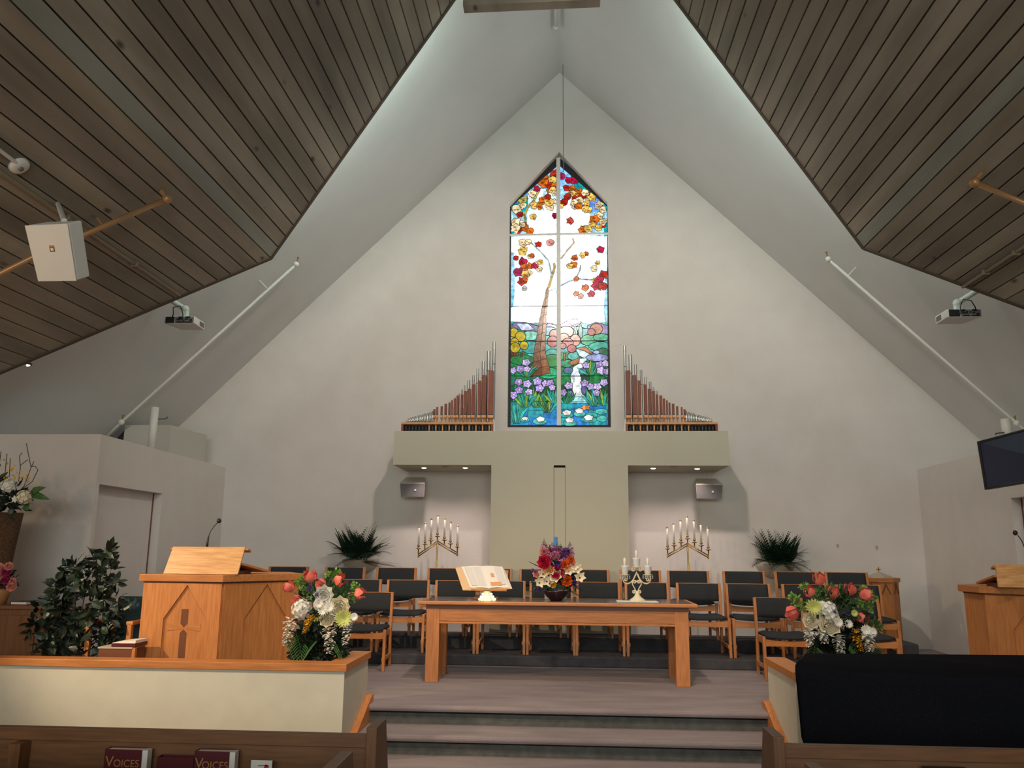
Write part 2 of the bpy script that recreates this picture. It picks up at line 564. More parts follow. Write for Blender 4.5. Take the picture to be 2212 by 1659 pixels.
CL = ceiling(-1, 'left', (980, 0), (585, 558), (0, 805))
CR = ceiling(1, 'right', (1460, 0), (1865, 536), (2212, 664))

def ceil_pt(cl, part, px, py, off=0):
    V, n = cl[part]
    d = ray(px, py)
    return CAM + d * ((n.dot(V) - off - n.dot(CAM)) / n.dot(d))

# low front walls with an oak cap and a raked oak stringer beside the steps
def low_wall(sgn, nm, xi, yf, yb, zt):
    t = .13
    xo = 6.35 * sgn
    a, b = min(xo, xi), max(xo, xi)
    mb = MB().box(a, b, yf, yf + t, 0, zt - .055)
    mb.box(min(xi, xi + t * sgn), max(xi, xi + t * sgn), yf + t, yb, 0, zt - .055)
    w = struct('wall_low_' + nm, mb, 'low_wall', 'low cream front wall with an oak cap, %s of the steps' % nm)
    o = .018
    xi2 = xi - o * sgn
    pts = [(xo, yf - o), (xi2, yf - o), (xi2, yb + o), (xi + (t + o) * sgn, yb + o), (xi + (t + o) * sgn, yf + t + o), (xo, yf + t + o)]
    mb = MB().prism([(x, y, zt - .055) for x, y in pts], (0, 0, .055))
    obj('oak_cap', mb, 'oak_x', w, bevel=.004)
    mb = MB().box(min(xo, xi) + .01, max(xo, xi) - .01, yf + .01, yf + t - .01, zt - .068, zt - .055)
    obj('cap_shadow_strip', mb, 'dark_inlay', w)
    x0 = xi - .055 * sgn
    mb = MB().prism([(x0, yb + .02, PZ + .06), (x0, yb - .05, PZ + .06), (x0, yb - .78, .05), (x0, yb - .78, 0), (x0, yb - .02, 0), (x0, yb + .02, .25)], (.055 * sgn, 0, 0))
    obj('stringer', mb, 'oak_y', w, bevel=.003)
cf, cb = at(738, 1434, Z=.70), at(803, 1407, Z=.70)
low_wall(-1, 'left', -1.64, cf.y, cb.y, .70)
low_wall(1, 'right', 1.67, cf.y, cb.y + .05, .70)

# ------------------------------------------------------------------ sage T-shaped screen
bx0, bx1 = at(849, 1004, Y=TF).x, at(1576, 1005, Y=TF).x
bz0, bz1 = at(849, 1004, Y=TF).z, at(1208, 931, Y=TF).z
sx0, sx1 = at(1060, 1100, Y=TF).x, at(1358, 1100, Y=TF).x
gx0, gx1 = at(1197, 1100, Y=TF).x, at(1221, 1100, Y=TF).x
scr = thing('chancel_screen', 'sage green T-shaped screen standing out from the end wall below the window', 'screen', (RX, TF, PZ))
mb = MB().box(bx0, bx1, TF, WALL - .02, bz0, bz1)
obj('cross_bar', mb, 'sage', scr)
mb = MB().box(sx0, gx0 - .004, TF, WALL - .02, PZ, bz0).box(gx1 + .004, sx1, TF, WALL - .02, PZ, bz0)
obj('stem', mb, 'sage', scr)
mb = MB().box(gx0, gx1, TF + .003, TF + .03, PZ, bz0 - .03)
obj('centre_panel', mb, 'sage', scr)
mb = MB().box(gx0 - .004, gx1 + .004, TF + .03, TF + .06, PZ, bz0)
obj('slot_back', mb, 'plank_back', scr)
for px, py in ((916, 1010), (1005, 1010), (1411, 1011), (1506, 1012)):
    p = at(px, py, Z=bz0)
    side = 'left' if px < 1200 else 'right'
    pos = 'outer' if px in (916, 1506) else 'inner'
    t = thing('downlight', 'small round %s downlight under the %s arm of the sage screen' % (pos, side), 'downlight', p, 'downlights under the screen')
    obj('ring', MB().lathe([(.032, -.004), (.05, -.006), (.052, 0), (.03, 0)], p, 20), 'white_paint', t, smooth=True)
    obj('lens', MB().lathe([(.001, -.014), (.024, -.011), (.034, -.003), (.034, 0)], p, 16), 'lamp_glow', t, smooth=True)
    light('downlight_beam', 'SPOT', p - Vector((0, 0, .03)), 20, (1, .80, .74), p - Vector((0, -.1, 1)), spot_size=R(120), spot_blend=.9, shadow_soft_size=.03)
for px in (962, 1455):
    p = at(px, 1008, Z=bz0)
    tag(obj('ceiling_slot', MB().box(p.x - .045, p.x + .045, p.y - .012, p.y + .012, bz0 - .003, bz0), 'dark_metal'),
        'small dark slot between the downlights, %s arm of the screen' % ('left' if px < 1200 else 'right'), 'vent')

# ------------------------------------------------------------------ stained glass window
GY = WALL + .14
win = thing('stained_glass_window', 'tall pointed stained glass window with tree, stream and flowers', 'window', (wc, GY, wb))

def gp(cx, cy, d=0):
    """window drawing units (5.184 per photo pixel, origin 1050,320) to the glass plane"""
    return at(1050 + cx / 5.184, 320 + cy / 5.184, Y=GY - d)
FR_O = [(228, 3126), (240, 636), (812, 108), (1388, 626), (1412, 3126)]
FR_I = [(276, 3104), (282, 658), (812, 192), (1354, 658), (1364, 3104)]
mb = MB()
n = 5
o1 = [gp(x, y) + Vector((0, -.03, 0)) for x, y in FR_O]
i1 = [gp(x, y) + Vector((0, -.03, 0)) for x, y in FR_I]
for k in range(n):
    j = (k + 1) % n
    q = [o1[k], o1[j], i1[j], i1[k]]
    mb.prism(q, (0, .06, 0))
obj('frame', mb, 'lead', win)
mb = MB()
p0, p1 = gp(790, 175), gp(836, 3112)
mb.box((p0.x + gp(790, 3112).x) / 2, (p1.x + gp(834, 175).x) / 2, GY - .075, GY - .035, gp(812, 3112).z, gp(812, 130).z)
obj('mullion', mb, 'white_paint', win, bevel=.004)
p0, p1 = gp(268, 1000), gp(1362, 966)
obj('transom', MB().box(p0.x, p1.x, GY - .085, GY - .045, p0.z, p1.z), 'white_paint', win, bevel=.004)
for cy in (1780, 2168, 2555, 2845):
    a, b = gp(275, cy), gp(1365, cy)
    obj('saddle_bar', MB().box(a.x, b.x, GY - .034, GY - .026, a.z - .004, a.z + .004), 'lead', win)

LAYER = [0]
lead = MB()
def grow(pts, k):
    """push a polygon outwards by k units"""
    n = len(pts)
    ar = sum(pts[i][0] * pts[(i + 1) % n][1] - pts[(i + 1) % n][0] * pts[i][1] for i in range(n))
    sg = 1 if ar > 0 else -1
    out = []
    for i in range(n):
        x0, y0 = pts[i - 1]
        x1, y1 = pts[i]
        x2, y2 = pts[(i + 1) % n]
        a = Vector((y1 - y0, x0 - x1)) * sg
        b = Vector((y2 - y1, x1 - x2)) * sg
        a = a.normalized() if a.length > 1e-6 else a
        b = b.normalized() if b.length > 1e-6 else b
        m = a + b
        m = m.normalized() if m.length > 1e-3 else a
        out.append((x1 + m.x * k, y1 + m.y * k))
    return out

def inside(x, y):
    if y > 3105 or x < 278 or x > 1362:
        return False
    if y < 655:
        return y > 655 - (x - 280) * .883 and y > 655 - (1358 - x) * .861
    return True

def clampin(x, y):
    x = min(max(x, 276), 1366)
    y = min(y, 3106)
    if y < 655:
        lim = 655 - ((x - 280) * .883 if x < 812 else (1358 - x) * .861)
        y = max(y, lim)
    return x, y

PANES = []
def pane(pts, col, lw=4.5):
    pts = [clampin(*p) for p in pts]
    if max(col) <= 1:
        col = tuple(v ** 1.45 for v in col)
    if pts[0][1] > 1900:
        lw *= 1.3
    LAYER[0] += 1
    d = .0004 + LAYER[0] * .00005
    lead.add([gp(x, y, d - .000025) for x, y in grow(pts, lw * 1.35)], [tuple(range(len(pts)))])
    n = len(pts)
    ar = abs(sum(pts[i][0] * pts[(i + 1) % n][1] - pts[(i + 1) % n][0] * pts[i][1] for i in range(n))) / 2
    PANES.append((ar, [gp(x, y, d) for x, y in pts], col))

def build_panes():
    PANES.sort(key=lambda p: -p[0])
    rest, rcol = MB(), []
    def colour(me, cols):
        ca = me.color_attributes.new('Col', 'FLOAT_COLOR', 'CORNER')
        k = 0
        for p, c in zip(me.polygons, cols):
            for _ in p.vertices:
                ca.data[k].color = (*c, 1)
                k += 1
    for i, (ar, pts, col) in enumerate(PANES):
        if i < 298:
            o = obj('glass_pane', MB().add(pts, [tuple(range(len(pts)))]), 'stained_glass', win)
            colour(o.data, [col])
        else:
            rest.add(pts, [tuple(range(len(pts)))])
            rcol.append(col)
    o = obj('small_glass_panes', rest, 'stained_glass', win, kind='stuff')
    colour(o.data, rcol)

def ell(cx, cy, rx, ry, n=10, rot=0, jag=0):
    out = []
    for i in range(n):
        w = 2 * PI * i / n + rot
        k = 1 + (jag if i % 2 else -jag)
        out.append((cx + rx * k * math.cos(w), cy + ry * k * math.sin(w)))
    return out

SKY, PALE, CYAN, BLUE = (2.2, 2.4, 2.5), (.42, .82, 1.1), (.02, .55, .60), (.16, .38, 1.1)
TEAL, GREEN, DGRN, AQUA, WATER = (.05, .48, .46), (.03, .36, .13), (.02, .17, .07), (.22, .72, .68), (.02, .33, .62)
rw = random.Random(11)
# background panes: an irregular grid
cols = [276, 312, 470, 640, 812, 980, 1160, 1328, 1366]
rows = [185, 330, 440, 560, 700, 850, 985, 1180, 1380, 1580, 1780, 1960, 2060, 2168, 2280, 2400, 2555, 2650, 2750, 2845, 2930, 3020, 3106]
node = {}
for i, x in enumerate(cols):
    for j, y in enumerate(rows):
        jx = rw.uniform(-12, 12) if 0 < i < len(cols) - 1 and i != 4 else 0
        jy = rw.uniform(-18, 18) if 0 < j < len(rows) - 1 else 0
        node[i, j] = clampin(x + jx, y + jy)
for i in range(len(cols) - 1):
    for j in range(len(rows) - 1):
        q = [node[i, j], node[i + 1, j], node[i + 1, j + 1], node[i, j + 1]]
        ar = abs(sum(q[k][0] * q[(k + 1) % 4][1] - q[(k + 1) % 4][0] * q[k][1] for k in range(4))) / 2
        if ar < 900:
            continue
        x, y = sum(p[0] for p in q) / 4, sum(p[1] for p in q) / 4
        edge = min(x - 276, 1366 - x)
        lw = 3.0
        if y < 660:
            col = rw.choice([PALE, BLUE, (.30, .62, 1.1), CYAN]) if edge < 130 or y < 470 else rw.choice([PALE, (.8, 1.2, 1.4), SKY])
        elif y < 985:
            col = CYAN if edge < 90 and rw.random() < .7 else (PALE if edge < 150 else SKY)
            lw = 2 if edge < 200 else .8
        elif y < 1950:
            col = rw.choice([PALE, (.30, .78, 1), (1.2, 1.6, 1.8)]) if edge < 90 else SKY
            lw = 1.8 if edge < 130 else .7
        elif y < 2330:
            col = rw.choice([TEAL, AQUA, (.12, .62, .5), (.1, .5, .55)])
        elif y < 2555:
            col = rw.choice([GREEN, DGRN, (.05, .42, .2)])
        elif y < 2880:
            col = rw.choice([GREEN, DGRN, DGRN, (.04, .32, .2)])
        else:
            col = rw.choice([WATER, (.03, .45, .66), (.05, .38, .8), (.06, .5, .55)])
        pane(q, col, lw)
# mountains and hills
for pts, col in (
    ([(280, 1985), (330, 1950), (440, 1955), (560, 1990), (640, 2010), (700, 1960), (790, 1990), (790, 2060), (500, 2060), (280, 2010)], (.30, .30, .52)),
    ([(340, 1965), (470, 1965), (540, 2030), (400, 2040)], (.72, .78, .95)),
    ([(838, 1975), (930, 1930), (1080, 1945), (1000, 2000), (838, 2000)], (.42, .36, .62)),
    ([(900, 1925), (1010, 1915), (1060, 1950), (960, 1985)], (.85, .90, 1)),
    ([(1140, 1990), (1230, 1950), (1360, 1990), (1360, 2080), (1140, 2060)], (.55, .50, .78)),
    (ell(700, 2050, 110, 45, 10), (.16, .60, .68)), (ell(1010, 2060, 130, 60, 10), (.22, .65, .72)), (ell(1120, 2110, 100, 90, 10), (.12, .52, .55)),
    (ell(500, 2100, 120, 50, 10), (.30, .74, .60)), (ell(500, 2230, 110, 70, 10), TEAL), (ell(730, 2240, 100, 60, 10), TEAL), (ell(740, 2310, 80, 60, 10), (.06, .5, .42)),
    (ell(1150, 2150, 90, 60, 10), (.12, .62, .38)), (ell(1290, 2120, 90, 40, 10), (.16, .62, .42)), (ell(1280, 2220, 130, 50, 10), (.10, .58, .46)), (ell(1310, 2290, 90, 50, 8), (.03, .28, .16)),
    (ell(1010, 2330, 100, 48, 10), (.14, .62, .55)), (ell(900, 2410, 90, 42, 10), (.05, .48, .30)), (ell(400, 2370, 140, 55, 10), GREEN), (ell(740, 2380, 90, 70, 10), (.03, .42, .14)), (ell(700, 2520, 120, 60, 12), (.06, .60, .34)),
    ([(1020, 2240), (1110, 2225), (1190, 2290), (1080, 2310)], (.52, .27, .10)), ([(920, 2400), (1060, 2340), (1090, 2390), (960, 2430)], (.50, .26, .10)),
):
    pane(pts, col)
for cx, cy, h in ((1000, 2050, 60), (1058, 2040, 80), (975, 2060, 40)):
    pane([(cx, cy - h), (cx + 22, cy), (cx + 18, cy + h), (cx - 18, cy + h), (cx - 22, cy)], (.03, .46, .42))
# yellow bush, rosy bushes
for cx, cy, r in ((310, 2065, 50), (385, 2110, 58), (320, 2170, 42), (325, 2235, 56), (425, 2210, 46)):
    pane(ell(cx, cy, r, r, 9), (.66, .55, .03))
for cx in (290, 320, 350, 400):
    pane([(cx - 8, 2290), (cx + 8, 2290), (cx + 6, 2330), (cx - 6, 2330)], (.32, .10, .03))
for cx, cy, rx, ry, col in ((900, 2055, 80, 62, (.66, .36, .28)), (760, 2090, 50, 60, (.42, .14, .13)), (745, 2165, 60, 60, (.48, .13, .15)), (870, 2120, 55, 45, (.70, .36, .28)),
                            (1000, 2150, 55, 65, (.74, .42, .34)), (915, 2180, 60, 50, (.60, .24, .25)), (960, 2245, 48, 42, (.52, .15, .17)), (860, 2215, 34, 30, (.58, .25, .24)),
                            (1235, 2025, 70, 60, (.66, .38, .28)), (1180, 2060, 40, 36, (.55, .25, .2))):
    pane(ell(cx, cy, rx, ry, 10), col)
pane([(868, 2300), (892, 2300), (886, 2380), (872, 2380)], (.35, .20, .08))
# trunk in twisted bands
TR = [(690, 1560, 16), (672, 1680, 22), (655, 1780, 34), (640, 1880, 36), (628, 1980, 42), (620, 2080, 50), (606, 2180, 56), (598, 2280, 62), (602, 2380, 76), (610, 2460, 96), (600, 2540, 120)]
for k in range(len(TR) - 1):
    x0, y0, w0 = TR[k]
    x1, y1, w1 = TR[k + 1]
    f = k / 9
    c = (.62 - .26 * f, .42 - .26 * f, .26 - .19 * f)
    pane([(x0 - w0, y0 + 22), (x0 + w0 * .1, y0 - 4), (x1 + w1 * .2, y1), (x1 - w1, y1 + 22)], tuple(v * .72 for v in c), 3.5)
    pane([(x0 + w0 * .1, y0 - 4), (x0 + w0, y0 - 20), (x1 + w1, y1 - 20), (x1 + w1 * .2, y1)], c, 3.5)
def branch(pts, w, col):
    for k in range(len(pts) - 1):
        (x0, y0), (x1, y1) = pts[k], pts[k + 1]
        L = math.hypot(x1 - x0, y1 - y0)
        nx, ny = (y1 - y0) / L * w, (x0 - x1) / L * w
        pane([(x0 - nx, y0 - ny), (x0 + nx, y0 + ny), (x1 + nx * .8, y1 + ny * .8), (x1 - nx * .8, y1 - ny * .8)], col, 2.5)
branch([(700, 1560), (735, 1440), (770, 1330), (760, 1290)], 15, (.62, .52, .22))
branch([(740, 1440), (700, 1260), (600, 1150), (495, 1050)], 7, (.55, .72, .72))
branch([(838, 1240), (905, 1150), (985, 1060), (970, 1010)], 8, (.75, .62, .42))
branch([(838, 1540), (930, 1490), (1040, 1465), (1180, 1475), (1290, 1430)], 7, (.35, .55, .60))
branch([(1000, 1470), (1050, 1370), (1060, 1310)], 6, (.40, .42, .42))
branch([(465, 960), (440, 800), (430, 750), (470, 660), (540, 580), (600, 470)], 12, (.58, .50, .16))
branch([(430, 750), (370, 720)], 6, (.45, .40, .2))
branch([(690, 440), (695, 520)], 8, (.40, .50, .16))
branch([(700, 1600), (780, 1570)], 5, (.6, .75, .75))
# autumn leaves
OR, RD, YE, PK, CR_, MG = (.80, .28, .03), (.62, .06, .02), (.95, .72, .24), (.62, .03, .14), (.96, .84, .58), (.55, .04, .22)
def mleaf(cx, cy, r, col, rot):
    n = 11
    k = [rw.uniform(.78, 1.18) * (1.12 if i % 2 else .86) for i in range(n)]
    pane([(cx + r * 1.15 * k[i] * math.cos(2 * PI * i / n + rot), cy + r * k[i] * math.sin(2 * PI * i / n + rot)) for i in range(n)], col, 4.5)
    for j in range(2):
        w_ = rot + 2.4 * j + rw.uniform(0, 1)
        pane(ell(cx + r * .42 * math.cos(w_), cy + r * .42 * math.sin(w_), r * .42, r * .2, 5, w_), tuple(c * f for c, f in zip(col, (.62, .42, .35))), .6)
leafs = [(770, 285, 44, RD), (655, 330, 52, OR), (650, 395, 50, OR), (745, 355, 42, YE), (720, 420, 40, RD), (770, 420, 36, OR), (845, 310, 38, MG), (985, 360, 44, PK), (925, 360, 34, PK),
         (900, 445, 34, RD), (965, 455, 36, OR), (1040, 490, 42, OR), (970, 500, 34, YE), (1070, 545, 36, RD), (910, 545, 36, RD), (1110, 500, 40, CR_), (1190, 550, 44, YE), (570, 455, 32, PK), (410, 575, 44, (.62, .60, .2)),
         (420, 640, 30, CR_), (640, 590, 44, OR), (705, 600, 46, YE), (540, 640, 40, YE), (600, 650, 34, OR), (690, 545, 32, RD), (745, 470, 36, YE), (770, 505, 30, CR_), (1050, 590, 44, CR_), (990, 610, 40, CR_), (1110, 680, 36, YE),
         (1040, 650, 34, OR), (1130, 610, 34, YE), (1260, 640, 44, CR_), (1270, 750, 44, CR_), (1310, 690, 36, CR_), (1220, 800, 50, OR), (1190, 860, 36, YE), (1310, 830, 40, CR_), (1080, 920, 44, OR), (1140, 900, 40, YE), (1260, 890, 36, YE),
         (940, 815, 36, (.80, .18, .12)), (340, 680, 46, CR_), (380, 745, 32, RD), (330, 830, 46, CR_), (330, 900, 50, CR_), (440, 890, 40, OR), (500, 925, 34, OR), (530, 770, 34, YE), (775, 755, 30, PK), (410, 860, 28, CR_),
         (420, 1060, 44, CR_), (410, 1150, 46, YE), (470, 1050, 32, CR_), (720, 1060, 40, (.85, .45, .4)), (1280, 1140, 34, PK), (415, 1270, 44, PK), (420, 1340, 42, OR), (360, 1390, 48, MG), (490, 1320, 36, OR), (540, 1320, 32, PK),
         (440, 1410, 40, YE), (410, 1490, 44, RD), (440, 1455, 30, OR), (610, 1275, 30, YE), (600, 1360, 30, CR_), (990, 1230, 34, OR), (980, 1310, 40, OR), (940, 1320, 30, YE), (1080, 1200, 30, YE), (1210, 1350, 34, CR_),
         (1320, 1420, 46, RD), (1270, 1480, 44, PK), (1240, 1545, 50, PK), (1310, 1545, 44, RD), (1110, 1560, 36, OR), (1180, 1635, 34, PK), (1060, 1660, 30, (.85, .5, .4)), (1010, 1630, 26, OR), (430, 1570, 24, (.6, .6, .6))]
for k in range(34):
    for _ in range(40):
        x, y = rw.uniform(300, 1340), rw.uniform(240, 960)
        if inside(x, y) and inside(x - 30, y - 30) and inside(x + 30, y - 30) and not (480 < x < 1080 and 660 < y < 960):
            break
    leafs.insert(0, (x, y, rw.uniform(26, 44), rw.choice([CR_, YE, CR_, OR, RD, (1, .9, .7), (.95, .8, .4)])))
for k in range(12):
    leafs.insert(0, (rw.choice([rw.uniform(310, 620), rw.uniform(920, 1330)]), rw.uniform(1020, 1600), rw.uniform(20, 36), rw.choice([CR_, YE, OR, RD])))
for x, y, r, c in leafs:
    mleaf(x, y, r, c, rw.uniform(0, 1))
# stream, fall, rocks
for pts, col in (
    ([(1010, 2250), (1090, 2270), (1180, 2320), (1120, 2360), (1040, 2320)], (.70, .86, .96)), ([(1050, 2360), (1130, 2350), (1110, 2420), (1040, 2430)], (.78, .92, .98)),
    ([(980, 2450), (1050, 2410), (1110, 2430), (1060, 2470), (1050, 2560), (945, 2560)], (.85, .95, 1)), ([(945, 2560), (1060, 2560), (1075, 2760), (1130, 2790), (940, 2800), (975, 2740)], (.95, .99, 1)),
    ([(930, 2790), (1140, 2785), (1160, 2850), (900, 2850)], (.55, .92, .96)), (ell(1250, 2345, 130, 40, 10), (.48, .52, .80)), (ell(1235, 2285, 36, 20, 8), (.50, .58, .80)),
    (ell(920, 2490, 50, 36, 8), (.20, .30, .50)), (ell(1080, 2500, 40, 36, 8), (.25, .30, .52)), (ell(945, 2750, 34, 30, 8), (.35, .38, .60)), (ell(1095, 2700, 26, 60, 8), (.20, .22, .40)),
):
    pane(pts, col)
# blades of grass
def blade(x0, y0, x1, y1, w, col):
    mx, my = (x0 + x1) / 2, (y0 + y1) / 2
    dx, dy = x1 - x0, y1 - y0
    L = math.hypot(dx, dy)
    nx, ny = -dy / L, dx / L
    b = rw.uniform(-.12, .12) * L
    pane([(x0 - nx * w * .4, y0), (mx - nx * (w - b), my - ny * (w - b)), (x1, y1), (mx + nx * (w + b), my + ny * (w + b)), (x0 + nx * w * .4, y0)], col, 3)
for base, cnt, y0, hh in ((340, 10, 3080, 340), (560, 9, 2900, 240), (690, 10, 2960, 310), (1170, 7, 2540, 170), (1220, 10, 2890, 280), (880, 6, 2860, 200), (460, 7, 2560, 180), (1320, 6, 2880, 230), (440, 7, 2900, 230), (770, 6, 2860, 200)):
    for k in range(cnt):
        f = (k + .5) / cnt - .5
        blade(base + f * 60, y0, base + f * 330 + rw.uniform(-20, 20), y0 - hh * (1 - abs(f) * .9) * rw.uniform(.8, 1.1), 15, rw.choice([(.04, .46, .38), (.05, .50, .30), (.03, .32, .16), (.36, .55, .12), (.10, .58, .50)]))
# lavender flowers
for cx, cy, r in ((450, 2400, 44), (300, 2490, 40), (385, 2475, 44), (460, 2475, 36), (365, 2620, 44), (460, 2640, 46), (370, 2710, 44), (305, 2765, 46), (480, 2730, 40), (575, 2610, 48), (600, 2690, 46), (665, 2635, 40),
                  (720, 2630, 40), (740, 2680, 36), (925, 2660, 44), (865, 2735, 40), (1120, 2430, 40), (1275, 2430, 48), (1340, 2410, 40), (1285, 2490, 48), (1350, 2500, 38), (1105, 2630, 42), (1170, 2670, 40), (1320, 2625, 44), (1245, 2670, 44), (1235, 2740, 40)):
    pane(ell(cx, cy, r, r * .88, 10, rw.uniform(0, 1), .16), rw.choice([(.70, .58, .92), (.78, .66, .95), (.62, .48, .86)]), 4.5)
    for q in range(5):
        w_ = q * 2 * PI / 5 + cx
        pane([(cx, cy), (cx + r * .8 * math.cos(w_ - .07), cy + r * .7 * math.sin(w_ - .07)), (cx + r * .8 * math.cos(w_ + .07), cy + r * .7 * math.sin(w_ + .07))], (.30, .16, .50), .3)
    pane(ell(cx + 4, cy - 3, r * .26, r * .22, 6), (.92, .86, .97), 2.2)
# lily pads and lilies
for cx, cy, rx, ry in ((600, 3060, 80, 36), (435, 3040, 50, 26), (905, 2990, 70, 30), (1045, 2975, 66, 32), (940, 3080, 78, 32), (1150, 3040, 90, 34), (1180, 2990, 70, 26), (1290, 2950, 70, 30), (1300, 3030, 60, 34)):
    pane(ell(cx, cy, rx, ry, 9), rw.choice([(.10, .58, .50), (.16, .64, .58)]), 3)
for cx, cy, rx in ((610, 3035, 46), (435, 3028, 32), (905, 2962, 46), (1045, 2940, 46), (935, 3045, 46), (1148, 3018, 50)):
    pane(ell(cx, cy, rx, rx * .62, 10, .2, .12), (.96, .97, .93), 3.5)
pane(ell(1112, 2906, 50, 26, 10, 0, .3), (.85, .40, .12), 3)
build_panes()
obj('lead_lines', lead, 'lead', win)

# ------------------------------------------------------------------ choir chairs
def make_chair():
    t = thing('choir_chair', 'oak choir chair', 'chair')
    W, D, H = .51, .46, .77
    def leg(x, pts, w=.030, d=.040):
        mb = MB()
        (y0, z0), (y1, z1) = pts
        mb.hexa([(x - w / 2, y0 - d / 2, z0), (x + w / 2, y0 - d / 2, z0), (x + w / 2, y0 + d / 2, z0), (x - w / 2, y0 + d / 2, z0),
                 (x - w / 2, y1 - d / 2, z1), (x + w / 2, y1 - d / 2, z1), (x + w / 2, y1 + d / 2, z1), (x - w / 2, y1 + d / 2, z1)])
        return mb
    for sx in (-1, 1):
        obj('leg', leg(sx * (W / 2 + .002), ((.02, 0), (.045, .415))), 'oak_z', t, bevel=.004)
        obj('leg', leg(sx * (W / 2 - .015), ((.47, 0), (.44, .40))), 'oak_z', t, bevel=.004)
        obj('back_post', leg(sx * (W / 2 - .015), ((.44, .36), (.50, H))), 'oak_z', t, bevel=.004)
        mb = MB().box(sx * (W / 2 - .012) - .011, sx * (W / 2 - .012) + .011, .03, .46, .10, .135)
        obj('stretcher', mb, 'oak_y', t)
    mb = MB()
    for i in range(10):          # front rail, a little bowed on its lower edge
        x0, x1 = -W / 2 + .014 + (W - .028) * i / 10, -W / 2 + .014 + (W - .028) * (i + 1) / 10
        e0, e1 = .018 * (2 * i / 10 - 1) ** 2, .018 * (2 * (i + 1) / 10 - 1) ** 2
        mb.hexa([(x0, .025, .325 - .004 + e0 * 0), (x1, .025, .325), (x1, .05, .325), (x0, .05, .325), (x0, .025, .372 + e0), (x1, .025, .372 + e1), (x1, .05, .372 + e1), (x0, .05, .372 + e0)])
    obj('seat_rail', mb, 'oak_x', t)
    for sx in (-1, 1):
        obj('side_rail', MB().box(sx * (W / 2 - .026) - .01, sx * (W / 2 - .026) + .01, .05, .45, .335, .385), 'oak_y', t)
    nx, ny = 10, 8
    vs, fs = [], []
    for top in (0, 1):
        for j in range(ny + 1):
            for i in range(nx + 1):
                u, v = 2 * i / nx - 1, 2 * j / ny - 1
                z = .388 + .016 * u * u
                edge = max(abs(u), abs(v)) ** 6
                vs.append((u * (W / 2 - .022), .25 + v * .225, z + (.05 - .028 * edge if top else 0)))
    m_ = (nx + 1) * (ny + 1)
    for j in range(ny):
        for i in range(nx):
            a = j * (nx + 1) + i
            fs.append((a, a + nx + 1, a + nx + 2, a + 1))
            fs.append((m_ + a, m_ + a + 1, m_ + a + nx + 2, m_ + a + nx + 1))
    rim = [i for i in range(nx + 1)] + [(j + 1) * (nx + 1) - 1 for j in range(1, ny + 1)] + [ny * (nx + 1) + i for i in range(nx - 1, -1, -1)] + [j * (nx + 1) for j in range(ny - 1, 0, -1)]
    for k in range(len(rim)):
        a, b = rim[k], rim[(k + 1) % len(rim)]
        fs.append((a, b, m_ + b, m_ + a))
    obj('seat', MB().add(vs, fs), 'fabric', t, smooth=True)
    vs, fs = [], []
    nx, nz = 10, 6
    for back in (0, 1):
        for j in range(nz + 1):
            for i in range(nx + 1):
                u, v = 2 * i / nx - 1, j / nz
                z = .572 + .193 * v - (.012 * (1 - u * u) if j == 0 else 0)
                y = .465 + .035 * v + .028 * (1 - u * u) + (.028 if back else -.014 * (1 - (2 * v - 1) ** 4))
                vs.append((u * (W / 2 - .028), y, z))
    m_ = (nx + 1) * (nz + 1)
    for j in range(nz):
        for i in range(nx):
            a = j * (nx + 1) + i
            fs.append((a, a + 1, a + nx + 2, a + nx + 1))
            fs.append((m_ + a, m_ + a + nx + 1, m_ + a + nx + 2, m_ + a + 1))
    rim = [i for i in range(nx + 1)] + [(j + 1) * (nx + 1) - 1 for j in range(1, nz + 1)] + [nz * (nx + 1) + i for i in range(nx - 1, -1, -1)] + [j * (nx + 1) for j in range(nz - 1, 0, -1)]
    for k in range(len(rim)):
        a, b = rim[k], rim[(k + 1) % len(rim)]
        fs.append((a, m_ + a, m_ + b, b))
    obj('backrest', MB().add(vs, fs), 'fabric', t, smooth=True)
    vs = []
    for i in range(11):
        u = 2 * i / 10 - 1
        y = .50 + .028 * (1 - u * u)
        x = u * (W / 2 - .028)
        vs += [(x, y - .004, .763), (x, y + .03, .763), (x, y + .03, .769), (x, y - .004, .769)]
    obj('top_rail', MB().add(vs, [(4 * i + k, 4 * i + (k + 1) % 4, 4 * i + 4 + (k + 1) % 4, 4 * i + 4 + k) for i in range(10) for k in range(4)]), 'oak_x', t)
    return t

